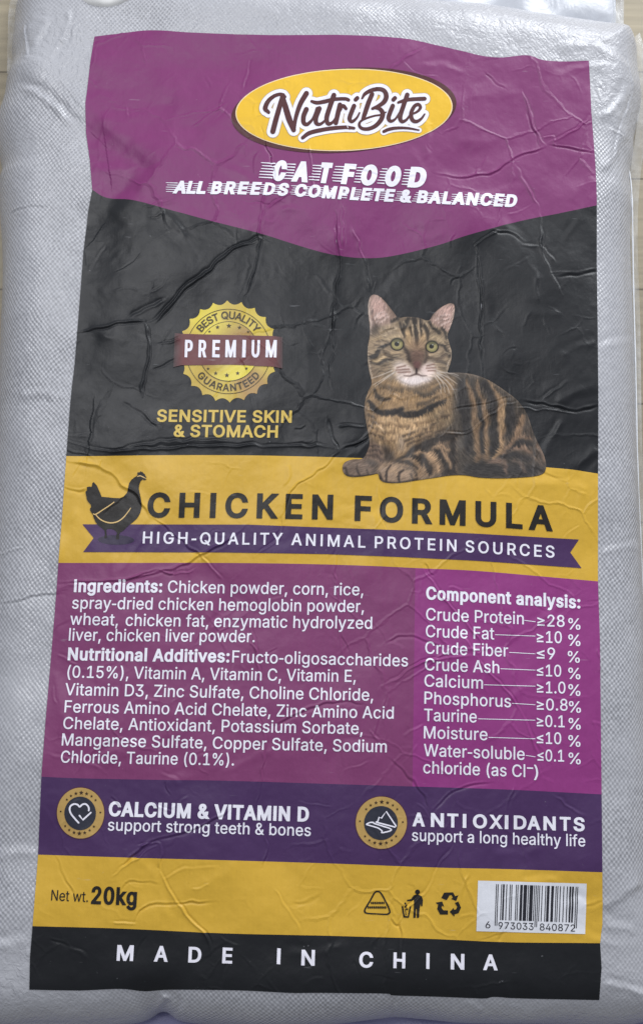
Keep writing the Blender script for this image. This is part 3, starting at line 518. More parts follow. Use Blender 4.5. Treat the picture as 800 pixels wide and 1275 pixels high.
def letter(ch, bold, xs, maxlen):
    """triangles of one letter in cap-height units (cap = 1), stretched by xs, strokes thickened by 'bold' a side"""
    key = (ch, round(bold, 3), round(xs, 2), round(maxlen, 2))
    if key not in _cache:
        adv, loops = LETTER[ch]; xq = round(xs, 2)
        L = [embolden([(x / CAP * xq, y / CAP) for x, y in l], bold, bold * .8) if bold else [(x / CAP * xq, y / CAP) for x, y in l] for l in loops]
        _cache[key] = triangulate(L, maxlen, 'neg') if L else (np.zeros((0, 2)), np.zeros((0, 3), np.int32))
    return _cache[key]
class Print:
    """collects shapes given in photo positions; build() lays them on the sack as one mesh"""
    def __init__(s): s.v = []; s.f = []; s.n = 0
    def tris(s, v, f):
        if len(f) == 0: return
        s.v.append(np.asarray(v, float)); s.f.append(np.asarray(f, np.int32) + s.n); s.n += len(v)
    def shape(s, loops, maxlen=1.45, rule='nonzero'): s.tris(*triangulate(loops, maxlen, rule)); return s
    def text(s, txt, line, cap, bold=0.0, mode='scale', shear=0.0, xs=1.0, up=None):
        """line: baseline from the first letter's left edge to the last one's right edge (two or more photo positions)"""
        line = np.array(line, float); seg = np.hypot(*np.diff(line, axis=0).T); cum = np.r_[0, np.cumsum(seg)]; W = cum[-1]
        adv = [LETTER[c][0] / CAP for c in txt]
        def ink(c): q = [p[0] for l in LETTER[c][1] for p in l]; return min(q) / CAP, max(q) / CAP
        lb = ink(txt[0])[0]; rb = adv[-1] - ink(txt[-1])[1]
        nat = sum(adv) - lb - rb
        if mode == 'scale': xs = (W / cap - 2 * bold - 1.15 * bold * (len(txt) - 1)) / nat; tr = 1.15 * bold
        else: tr = (W / cap - 2 * bold - nat * xs) / max(1, len(txt) - 1)
        pen = bold - lb * xs; V = []; F = []; k = 0
        for c, a in zip(txt, adv):
            v, f = letter(c, bold, xs, 1.35 / cap)
            if len(f):
                mid = (pen + a * xs / 2) * cap
                j = min(max(np.searchsorted(cum, mid) - 1, 0), len(seg) - 1)
                d = (line[j + 1] - line[j]) / seg[j]
                o = line[j] + d * (pen * cap - cum[j])
                x = o[0] + d[0] * (a * xs * cap) / 2
                le = .066 - .076 * (x - 80) / 660 if up is None else up
                u = np.array([le - .0 , -1.0]); u /= np.hypot(*u)
                s.tris(o + (v[:, :1] + shear * v[:, 1:]) * cap * d + v[:, 1:] * cap * u, f)
            pen += a * xs + tr
        return s
    def arc_text(s, txt, c, r, a0, a1, cap, bold=0.0, inside=False, xs=1.0):
        """letters round a centre, a0 -> a1 degrees (0 = right, 90 = up in the photo); inside: letters read along the bottom"""
        n = len(txt); adv = np.array([LETTER[q][0] / CAP * xs for q in txt]); adv = adv / adv.sum()
        mid = np.cumsum(adv) - adv / 2
        for q, t in zip(txt, mid):
            v, f = letter(q, bold, xs, 1.35 / cap); a = math.radians(a0 + (a1 - a0) * t)
            rad = np.array([math.cos(a), -math.sin(a)]); tan = np.array([math.sin(a), math.cos(a)])
            if inside: up_, d = -rad, -tan
            else: up_, d = rad, tan
            w = LETTER[q][0] / CAP * xs
            if len(f): s.tris(np.array(c) + rad * r + (v[:, :1] - w / 2) * cap * d + v[:, 1:] * cap * up_, f)
        return s
    def stroke(s, pts, width, sm=True, maxlen=1.45): return s.shape([stroke_loop(pts, width, sm)], maxlen)
    def build(s, name, mat, parent, off, colorf=None, label=None):
        px = np.vstack(s.v); f = np.vstack(s.f)
        xy = P(px); co, nr = lay(xy, off)
        a, b, c = (co[f[:, i], :2] for i in range(3))
        flip = ((b[:, 0]-a[:, 0])*(c[:, 1]-a[:, 1]) - (b[:, 1]-a[:, 1])*(c[:, 0]-a[:, 0])) < 0
        f[flip] = f[flip][:, ::-1]
        o = make_mesh(name, co, f, mat, parent, nr, None if colorf is None else colorf(px))
        if label: o['label'] = label
        return o
def stroke_loop(pts, width, sm=True):
    ws = list(width) if isinstance(width, (list, tuple)) else [width] * len(pts)
    if sm and len(pts) > 2:
        q = smooth_line(pts, 6); ws = np.interp(np.linspace(0, len(pts) - 1, len(q)), np.arange(len(pts)), ws); pts = q
    p = np.array(pts, float); t = np.gradient(p, axis=0); t /= np.hypot(t[:, 0], t[:, 1])[:, None] + 1e-9
    n = np.c_[-t[:, 1], t[:, 0]]; h = np.array(ws)[:, None] / 2
    l, r = p + n * h, p - n * h
    def cap(c, d, w):
        a0 = math.atan2(d[1], d[0]); return [(c[0] + w * math.cos(a0 + k), c[1] + w * math.sin(a0 + k)) for k in np.linspace(math.pi/2, -math.pi/2, 8)[1:-1]]
    return [tuple(v) for v in l] + cap(p[-1], t[-1], h[-1, 0]) + [tuple(v) for v in r[::-1]] + cap(p[0], -t[0], h[0, 0])
def ellipse(cx, cy, rx, ry, rot=0, n=96):
    c, s_ = math.cos(rot), math.sin(rot)
    return [(cx + rx*math.cos(a)*c - ry*math.sin(a)*s_, cy + rx*math.cos(a)*s_ + ry*math.sin(a)*c) for a in np.linspace(0, 2*math.pi, n, endpoint=False)]
def star(cx, cy, r, rot=0): return [(cx + (r if k % 2 == 0 else r*.42)*math.sin(rot + k*math.pi/5), cy - (r if k % 2 == 0 else r*.42)*math.cos(rot + k*math.pi/5)) for k in range(10)]
# ------------------------------------------------------------------ floor
FLOOR_Z = 0.0
def floor_mat():
    m, nt, b = node_mat('pale_wood'); L = nt.links; co = N(nt, 'ShaderNodeTexCoord').outputs['Object']
    mp = N(nt, 'ShaderNodeMapping'); mp.inputs['Scale'].default_value = (1, 1, 1); L.new(co, mp.inputs['Vector'])
    br = N(nt, 'ShaderNodeTexBrick', offset=.37); br.inputs['Scale'].default_value = 1; br.inputs['Brick Width'].default_value = 1.1; br.inputs['Row Height'].default_value = .118
    br.inputs['Mortar Size'].default_value = .0012; br.inputs['Mortar Smooth'].default_value = .4
    br.inputs['Color1'].default_value = (*lin((150, 139, 116)), 1); br.inputs['Color2'].default_value = (*lin((160, 149, 125)), 1); br.inputs['Mortar'].default_value = (*lin((104, 94, 76)), 1)
    L.new(mp.outputs[0], br.inputs['Vector'])
    mg = N(nt, 'ShaderNodeMapping'); mg.inputs['Scale'].default_value = (6, 150, 1); L.new(co, mg.inputs['Vector'])
    ng = N(nt, 'ShaderNodeTexNoise'); ng.inputs['Scale'].default_value = 1; ng.inputs['Detail'].default_value = 6; ng.inputs['Distortion'].default_value = .4; L.new(mg.outputs[0], ng.inputs['Vector'])
    hs = N(nt, 'ShaderNodeHueSaturation'); L.new(br.outputs['Color'], hs.inputs['Color']); L.new(math_node(nt, 'MULTIPLY_ADD', ng.outputs['Fac'], .7, c=.64), hs.inputs['Value'])
    L.new(hs.outputs[0], b.inputs['Base Color']); b.inputs['Roughness'].default_value = .5
    bp = N(nt, 'ShaderNodeBump'); bp.inputs['Distance'].default_value = .0006; bp.inputs['Strength'].default_value = .4; L.new(ng.outputs['Fac'], bp.inputs['Height']); L.new(bp.outputs[0], b.inputs['Normal'])
    return m
fl = make_mesh('floor', [(-3, -3, 0), (3, -3, 0), (3, 3, 0), (-3, 3, 0)], [(0, 1, 2, 3)], floor_mat())
tag(fl, kind='structure')

# ------------------------------------------------------------------ the sack
sack = bpy.data.objects.new('pet_food_sack', None); COL.objects.link(sack)
tag(sack, 'large flat sack of cat food in silvery woven film with purple, black and gold print', 'sack')

NU, NV = 460, 760
def ease(n, k): t = np.linspace(0, 1, n); return (1 - k) * t + k * (.5 - .5 * np.cos(math.pi * t))
u, v = ease(NU, .45), ease(NV, .35)
T_, B_, L_, R_ = resample(E_T, u), resample(E_B, u), resample(E_L, v), resample(E_R, v)   # v runs from the top edge down
U, Vv = np.meshgrid(u, v)
XY = ((1 - Vv)[..., None] * T_[None] + Vv[..., None] * B_[None] + (1 - U)[..., None] * L_[:, None] + U[..., None] * R_[:, None]
      - ((1 - U) * (1 - Vv))[..., None] * T_[0] - (U * (1 - Vv))[..., None] * T_[-1] - ((1 - U) * Vv)[..., None] * B_[0] - (U * Vv)[..., None] * B_[-1])
flat = XY.reshape(-1, 2); co, nr = lay(flat, 0.0)
co[:, 2] = np.maximum(co[:, 2], .0015)
g = co.reshape(NV, NU, 3)
du = np.r_['1', np.zeros((NV, 1)), np.cumsum(np.linalg.norm(np.diff(g, axis=1), axis=2), 1)]; du -= du[:, NU // 2][:, None]
dv = np.r_[np.zeros((1, NU)), np.cumsum(np.linalg.norm(np.diff(g, axis=0), axis=2), 0)]; dv -= dv[NV // 2][None]
def blob(px, r): c = P(np.array([px], float))[0]; return np.exp(-((flat[:, 0]-c[0])**2 + (flat[:, 1]-c[1])**2) / (r*r))
loose = 1.0*blob((55,50), .042) + .8*blob((95,75), .03) + .75*blob((765,130), .03) + .6*blob((300,10), .1) + .5*blob((520,20), .1) + .6*blob((640,40), .06) + .7*blob((750,70), .05) + .8*blob((20,1215), .04) + .6*blob((100,1255), .06) + .7*blob((700,1262), .1) + .55*blob((45,1075), .02) + .6*blob((30,180), .018) + .5*blob((110,140), .02)
edge_d = np.clip(bil(_D, (flat[:, 0] - GX0) / (GS * _S), (flat[:, 1] - GY0) / (GS * _S)), 0, 1)
loose += .7 * np.exp(-edge_d / .010) * (flat[:, 0] > 0)
weave = np.clip(1 - loose, .04, 1)
body = make_mesh('woven_body', co, grid_faces(NV, NU)[:, ::-1], woven_mat(), sack, nr, uv=np.c_[du.ravel(), dv.ravel()], attrs={'weave': weave})

# --- printed bands, from top to bottom (edges traced on the sack)
LEFT = [(118,46),(113,76),(107,130),(107,165),(112,200),(115,236),(110,262),(104,310),(97,400),(93,450),(88,500),(83,567),(78,640),(73,705),(68,770),(63,830),(57,900),(52,966),(48,1063),(41,1153),(38,1190),(37,1232)]
RIGHT_E = [(732,76),(734,110),(735,135),(737,162),(740,200),(742,243),(742,330),(743,400),(744,500),(743.5,588),(743.5,722),(746,800),(747,900),(748,988),(749,1087),(749,1150),(746,1174),(748,1205),(745,1245)]
def left_x(y): a = np.array(LEFT); return np.interp(y, a[:, 1], a[:, 0])
def right_x(y): a = np.array(RIGHT_E); return np.interp(y, a[:, 1], a[:, 0])
Y_TOP = [(118,46),(150,42),(190,38),(240,41),(330,44),(430,44),(500,48),(540,56),(575,64),(600,70),(625,72),(655,69),(675,75),(700,77),(732,76)]
Y_HEAD = [(115,236),(131,245),(162,250),(215,263),(265,276),(324,291),(362,303),(403,315),(440,321),(475,321),(512,314),(550,304),(582,293),(645,276),(695,266),(742,256)]
Y_GOLD = [(83,568),(130,568),(200,567),(300,567),(400,569),(460,571),(560,574),(640,578),(680,582),(712,585),(744,590)]
Y_MAG = [(73,701),(138,701),(280,701),(389,702.5),(467,705),(530,708),(594,711),(687,719),(744,724)]
Y_NAVY = [(52,967),(100,969),(200,971),(280,972),(410,976),(507,979),(630,983),(748,989)]
Y_NET = [(48,1064),(170,1068),(280,1071),(410,1075),(540,1080),(630,1082),(749,1086)]
Y_ORIGIN = [(41,1153),(150,1156),(280,1162),(410,1165),(540,1169),(630,1173),(747,1174)]
Y_BOT = [(37,1232),(100,1233),(150,1231),(180,1234),(215,1232),(300,1233),(360,1236),(400,1236),(480,1237),(486,1239),(550,1241),(600,1243),(615,1241),(650,1243),(745,1245)]
def ycurve(c, smooth=True):
    a = np.array(smooth_line(c, 5)) if smooth else np.array(c, float); return lambda x: np.interp(x, a[:, 0], a[:, 1])
def band(name, top, bot, mat, xl=left_x, xr=right_x, off=.0006, label=None, step=1.05):
    ft, fb = ycurve(top), ycurve(bot)
    s = np.linspace(0, 1, int(690 / step) if xl is left_x and xr is right_x else int(460 / step))
    ym = (np.mean([p[1] for p in bot]) - np.mean([p[1] for p in top])); ny = max(8, int(ym / step))
    t = np.linspace(0, 1, ny)
    # corner heights come from the curves at the panel's own sides
    X = np.zeros((ny, len(s))); Y = np.zeros_like(X)
    X0 = np.interp(s, [0, 1], [xl(top[0][1]), xr(top[-1][1])])
    for k, tt in enumerate(t):
        x = X0.copy()
        for _ in range(3):
            y = ft(x) * (1 - tt) + fb(x) * tt
            x = xl(y[0]) + (xr(y[-1]) - xl(y[0])) * s
        X[k], Y[k] = x, ft(x) * (1 - tt) + fb(x) * tt
    px = np.stack([X.ravel(), Y.ravel()], -1)
    c_, n_ = lay(P(px), off)
    o = make_mesh(name, c_, grid_faces(ny, len(s))[:, ::-1], mat, sack, n_)
    if label: o['label'] = label
    return o
K = .96
PURPLE = ink('purple_ink', lin((125, 46, 105)) * K)
DKPURPLE = ink('plum_ink', lin((129, 60, 107)) * K); BRIGHT = ink('magenta_ink', lin((146, 56, 126)) * K)
NAVY = ink('violet_ink', lin((72, 44, 90)) * K); GOLD = ink('gold_ink', lin((216, 173, 58)) * K, .42); BLACK = ink('black_ink', (.0095, .0105, .0125), .41, .35)
WHITE = ink('white_ink', (.86, .845, .92), .42); CHAR = ink('charcoal_ink', lin((34, 31, 28)), .42, .3)
YEL = ink('yellow_ink', lin((230, 184, 38)), .42); BROWN = ink('brown_ink', lin((76, 30, 32)), .42, .35); CREAM = ink('cream_ink', lin((238, 214, 170)), .42)
LETGOLD = ink('letter_gold_ink', lin((214, 184, 88)), .42); MAROON = ink('maroon_ink', lin((96, 46, 48)), .40)
COIN = ink('coin_ink', lin((186, 152, 88)), .42); COINDK = ink('coin_dark_ink', lin((60, 40, 22)), .42)

header = band('header_panel', Y_TOP, Y_HEAD, PURPLE)
dark = band('picture_panel', Y_HEAD, Y_GOLD, BLACK)
gold = band('flavour_band', Y_GOLD, Y_MAG, GOLD)
SPL = lambda y: 516.5 - 3.5 * (y - 708) / 277
plum = band('ingredient_panel', Y_MAG, Y_NAVY, DKPURPLE, xr=SPL, label='plum panel listing ingredients and additives')
bright = band('analysis_panel', Y_MAG, Y_NAVY, BRIGHT, xl=SPL, label='brighter magenta panel listing the component analysis')
navy = band('benefit_band', Y_NAVY, Y_NET, NAVY)
net = band('weight_band', Y_NET, Y_ORIGIN, GOLD)
origin = band('origin_band', Y_ORIGIN, Y_BOT, BLACK)
O1, O2, O3, O4 = .00092, .00116, .00140, .00164

# --- brand emblem
def lz(p): return [(280 + a / 5.333, 80 + b / 5.333) for a, b in p]
def rz(p): return [(420 + a / 5.0, 80 + b / 5.0) for a, b in p]
em = Print().shape([ellipse(427.8, 137.8, 140, 52.4, math.radians(-4.2), 128)]).build('brand_emblem', BROWN, sack, O1)
Print().shape([ellipse(428, 137.6, 134.8, 51.0, math.radians(-2.1), 128)]).build('emblem_border', CREAM, em, O2)
Print().shape([ellipse(428, 137.6, 133.5, 49.9, math.radians(-2.1), 128)]).build('emblem_field', YEL, em, O2 + .0001)
BR = [(lz([(290,325),(268,300),(285,255),(325,218),(372,205),(398,222)]), [4.2,6.2,5.6,4.6,4.2,4.0]),
      (lz([(385,212),(362,290),(338,375),(318,452)]), [5.6,6.2,6.6,6.6]),
      (lz([(380,215),(402,290),(426,370),(456,442)]), [5.6,7.2,7.6,6.0]),
      (lz([(458,440),(470,360),(500,270),(540,200)]), [4.2,5.0,6.0,6.6]),
      (lz([(540,305),(522,350),(522,392),(545,404),(580,372),(600,330),(612,300)]), [6.2,6.0,5.6,4.6,3.2,3.6,4.4]),
      (lz([(626,300),(604,360),(606,396),(630,404),(662,380),(680,350)]), [6.0,5.8,5.4,4.0,2.8,2.2]),
      (lz([(722,212),(695,290),(674,362),(684,400),(712,392),(735,360)]), [6.2,6.0,6.0,5.2,3.6,2.4]),
      (lz([(575,252),(610,262),(660,254),(715,240),(760,236),(800,236)]) + rz([(68,228)]), [3.6,4.6,5.0,4.6,4.4,4.4,4.2]),
      (lz([(762,275),(748,335),(735,395)]), [5.8,6.0,5.8]),
      (lz([(745,345),(768,300)]) + rz([(12,272),(36,266),(52,282)]), [2.6,4.0,4.8,5.0,4.0]),
      (rz([(102,265),(84,310),(74,345),(90,362),(118,340),(136,308)]), [5.6,5.6,5.4,4.2,2.8,2.2]),
      (rz([(112,226),(122,216)]), [5.2,5.2]),
      (rz([(152,218),(170,190),(210,168),(255,160),(290,172),(302,205),(288,240),(252,266),(216,282)]), [2.6,4.4,5.0,5.2,5.6,6.2,5.8,4.6,3.4]),
      (rz([(214,192),(190,250),(170,310),(158,345)]), [5.6,6.0,5.8,4.6]),
      (rz([(230,276),(262,284),(280,312),(270,350),(236,388),(190,408),(150,404),(134,382),(146,358),(184,340),(230,326),(268,320),(300,304)]), [3.4,5.0,6.0,5.8,5.2,4.8,4.2,3.6,2.8,2.6,2.4,2.2,1.8]),
      (rz([(342,265),(324,310),(316,342),(330,360),(358,346),(384,306)]), [5.6,5.6,5.4,4.2,2.8,2.0]),
      (rz([(346,226),(356,216)]), [5.2,5.2]),
      (rz([(432,196),(410,260),(388,332),(400,362),(428,350),(448,322)]), [5.8,5.6,5.8,4.8,3.2,2.4]),
      (rz([(376,244),(400,236),(440,226),(490,222),(540,220)]), [3.0,4.2,4.8,4.8,5.0]),
      (rz([(456,318),(492,302),(514,276),(502,256),(476,268),(456,312),(464,352),(490,362),(520,344),(540,316)]), [2.4,3.0,4.0,4.2,4.6,5.2,5.2,4.6,3.2,2.0])]
UL = [(lz([(515,494),(560,462),(640,442),(720,430),(800,424)]) + rz([(60,398),(102,403)]), [4.4,5.4,5.2,5.0,4.6,4.6,3.6]),
      (rz([(286,424),(320,410),(370,402),(440,404),(505,416)]), [3.8,4.2,3.8,3.0,1.8])]
halo = Print().shape([stroke_loop(p, [w + 10.4 for w in ws]) for p, ws in BR] + [stroke_loop(UL[0][0], [w + 8.0 for w in UL[0][1]]), stroke_loop(UL[1][0], [w + 6.2 for w in UL[1][1]])], 1.45)
halo.build('lettering_shadow', ink('shadow_ink', lin((186, 160, 110)), .42), em, O2 + .00022)
Print().shape([stroke_loop(p, [w + 8.6 for w in ws]) for p, ws in BR] + [stroke_loop(UL[0][0], [w + 6.4 for w in UL[0][1]]), stroke_loop(UL[1][0], [w + 4.8 for w in UL[1][1]])], 1.45).build('lettering_outline', WHITE, em, O3 + .0001)
Print().shape([stroke_loop(p, ws) for p, ws in BR + UL], 1.45).build('brand_lettering', BROWN, em, O4 + .0001)

# --- title lettering with speed lines
def speed_lines(pr, a, b, cap, gaps, n, th, shear):
    """thin stripes trailing off to the left of each letter; gaps = list of (x0, x1) along the baseline a->b"""
    a = np.array(a, float); b = np.array(b, float); d = (b - a) / np.hypot(*(b - a)); u_ = np.array([.03, -1.0])
    for (x0, x1) in gaps:
        for k in range(n):
            h = (k + .45) / n * cap; ex = random.uniform(-1.5, 2.5) if x1 - x0 > 8 else 0
            o = a + d * ((x0 - a[0]) / d[0]) + u_ * h; e = a + d * ((x1 - a[0]) / d[0]) + u_ * h
            p = o + d * (shear * h + ex); q = e + d * (shear * h); pr.shape([[tuple(p - u_ * th * .28), tuple(q - u_ * th / 2), tuple(q + u_ * th / 2), tuple(p + u_ * th * .28)]], 3)
tl = Print()
for ch, x0, x1 in (('C',337.5,357),('A',362.5,385.5),('T',395,412.5),('F',423.5,442),('O',446.5,470),('O',476.5,499.5),('D',506,531)):
    yb = lambda x: 223.6 + (x - 338) * 9.6 / 194
    tl.text(ch, [(x0 + .6, yb(x0)), (x1 - 3.0, yb(x1 - 3.0))], 21.8, bold=.115, shear=.18)
speed_lines(tl, (338, 223.6), (532, 233.2), 21.6, [(322,339),(352,364),(384,397),(411,425),(440,448),(469,478),(499,507)], 6, 1.6, .18)
tl.build('title_lettering', WHITE, header, O2)
sb = Print()
def sub_y(x): return np.interp(x, [216, 300, 360, 440, 540, 644], [241.0, 241.5, 243.6, 248.6, 253.3, 257.8])
for w, x0, x1 in (('ALL',216,257.5),('BREEDS',262,359.5),('COMPLETE',365.5,491),('&',496.5,510.5),('BALANCED',518,643.5)):
    xs_ = np.linspace(x0, x1 - 2, 6); sb.text(w, [(x, sub_y(x)) for x in xs_], 13.8, bold=.10, shear=.2, mode='track', xs=1.02)
for w, x0, x1 in (('ALL',216,257.5),('BREEDS',262,359.5),('COMPLETE',365.5,491),('&',496.5,510.5),('BALANCED',518,643.5)):
    n_ = len(w); pos = np.linspace(x0, x1, n_ + 1)
    for i in range(n_):
        xa = pos[i] - (11 if i == 0 and w == 'ALL' else 5.5); xb = pos[i] + 3.0
        speed_lines(sb, (xa, sub_y(xa)), (xb, sub_y(xb)), 13.4, [(xa, xb)], 5, 1.0, .2)
sb.build('subtitle_lettering', WHITE, header, O1 + .0001)

# --- quality seal
def sz(p): return [(215 + a / 5.714, 365 + b / 5.714) for a, b in p]
SC = (284.6, 438.0)
def seal_outline():
    n = 22; out = []; a_off = math.radians(90 + 1.5)
    for k in range(n):
        a0 = a_off + 2 * math.pi * k / n; a1 = a0 + 2 * math.pi / n
        for t in np.linspace(0, 1, 7)[:-1]:
            a = a0 + (a1 - a0) * t; r = 63.6 - 5.0 * math.sin(math.pi * t) ** .75
            out.append((SC[0] + r * math.cos(a) * .985, SC[1] - r * math.sin(a)))
    return out
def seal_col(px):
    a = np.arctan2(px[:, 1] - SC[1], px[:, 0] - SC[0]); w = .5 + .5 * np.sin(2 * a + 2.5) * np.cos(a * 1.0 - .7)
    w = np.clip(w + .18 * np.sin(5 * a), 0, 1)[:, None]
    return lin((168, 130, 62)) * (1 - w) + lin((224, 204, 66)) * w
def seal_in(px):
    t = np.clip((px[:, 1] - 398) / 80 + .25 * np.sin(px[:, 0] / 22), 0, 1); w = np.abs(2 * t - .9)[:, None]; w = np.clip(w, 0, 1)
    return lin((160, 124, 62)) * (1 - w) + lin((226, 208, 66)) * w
GOLDV = ink('foil_ink', None, .36, vcol=True)
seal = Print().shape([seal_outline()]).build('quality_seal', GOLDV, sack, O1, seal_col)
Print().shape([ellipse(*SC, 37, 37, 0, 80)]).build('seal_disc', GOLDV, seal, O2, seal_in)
SD = ink('seal_dark_ink', lin((58, 46, 22)), .42)
pr = Print()
for r in (52.6, 37.0): pr.shape([ellipse(*SC, r + .35, r + .35, 0, 90), ellipse(*SC, r - .35, r - .35, 0, 90)[::-1]], 1.45, 'nonzero')
pr.build('seal_rings', SD, seal, O2 + .0001)
Print().arc_text('BEST QUALITY', SC, 40.8, 145, 35, 8.8, .035, xs=1.02).build('seal_lettering', SD, seal, O2 + .0002)
pr = Print().arc_text('GUARANTEED', SC, 49.3, 216.5, 323.5, 8.4, .035, True, xs=1.02)
pr.build('seal_lettering', SD, seal, O2 + .0002)
pr = Print()
STARS = [(263,277,2.0),(320,246,2.9),(401,236,3.4),(476,248,2.8),(537,279,2.0),(253,541,2.2),(307,573,2.8),(387,588,3.2),(463,573,2.8),(525,540,2.3)]
for half in (STARS[:5], STARS[5:]):
    pr = Print()
    for x, y, r in half:
        (c0, c1), = sz([(x, y)]); pr.shape([star(c0, c1, r)], 3)
    pr.build('seal_stars', SD, seal, O2 + .0002)
rib = [(218,415.6),(226,416.4),(284,417.6),(340,419),(352,420.5),(352,459.5),(340,457),(310,455.6),(284,454.6),(226,455.4),(216,458)]
def rib_col(px):
    x = px[:, 0]; w = np.clip(np.minimum((x - 215) / 14, (353.5 - x) / 14), 0, 1)[:, None] ** .8
    return lin((104, 50, 52)) * w + np.array((.016, .0165, .018)) * (1 - w)
rb = Print().shape([rib]).build('seal_ribbon', ink('ribbon_ink', None, .40, vcol=True), seal, O3, rib_col)
pr = Print()
for ch, x0, x1 in (('P',87,143),('R',184,240),('E',282,335),('M',374,449),('I',494,519),('U',560,617),('M',660,738)):
    (a0, b0), (a1, b1) = sz([(x0, 456), (x1, 457)])
    pr.text(ch, [(a0, b0), (a1, b1)], 20.2, bold=.046, up=.03)
pr.build('premium_lettering', WHITE, seal, O4)
pr = Print().text('SENSITIVE SKIN', [(195.5, 525), (363, 526.3)], 14.2, .052).text('& STOMACH', [(216.3, 543.8), (345.7, 544.8)], 14.2, .052)
pr.build('claim_lettering', LETGOLD, dark, O2)

# --- printed cat picture
# ---- the printed cat picture: colours computed stroke by stroke -------------
def hz(p): return [(450 + a / 6.667, 360 + b / 6.667) for a, b in p]
def cz(p): return [(425 + a / 5.714, 470 + b / 5.714) for a, b in p]
def bz(p): return [(540 + a / 5.333, 450 + b / 5.333) for a, b in p]
def oz(p): return [(420 + a / 2.857, 355 + b / 2.857) for a, b in p]

CAT_OUT = oz([(108,70),(117,41),(132,35),(150,43),(172,64),(198,97),(216,117),(245,114),(285,117),(322,127),(340,104),
 (362,84),(386,70),(404,66),(414,74),(415,98),(408,128),(398,156),(390,182),(396,208),(404,236),(403,268),(394,298),(391,312),
 (420,312),(460,315),(500,324),(545,344),(590,374),(630,404),(658,436),(678,474),(690,512),(706,552),(726,592),(739,630),
 (738,658),(726,673),(690,682),(620,687),(560,688),(500,685),(450,677),(400,678),(345,686),(290,694),(240,702),(200,705),
 (165,702),(149,690),(143,672),(120,676),(80,682),(42,682),(23,671),(17,651),(26,631),(55,621),(84,619),(99,606),
 (112,572),(112,548),(103,500),(95,450),(98,412),(108,380),(121,350),(113,312),(107,272),(107,226),(114,182),(114,150),(109,105)])

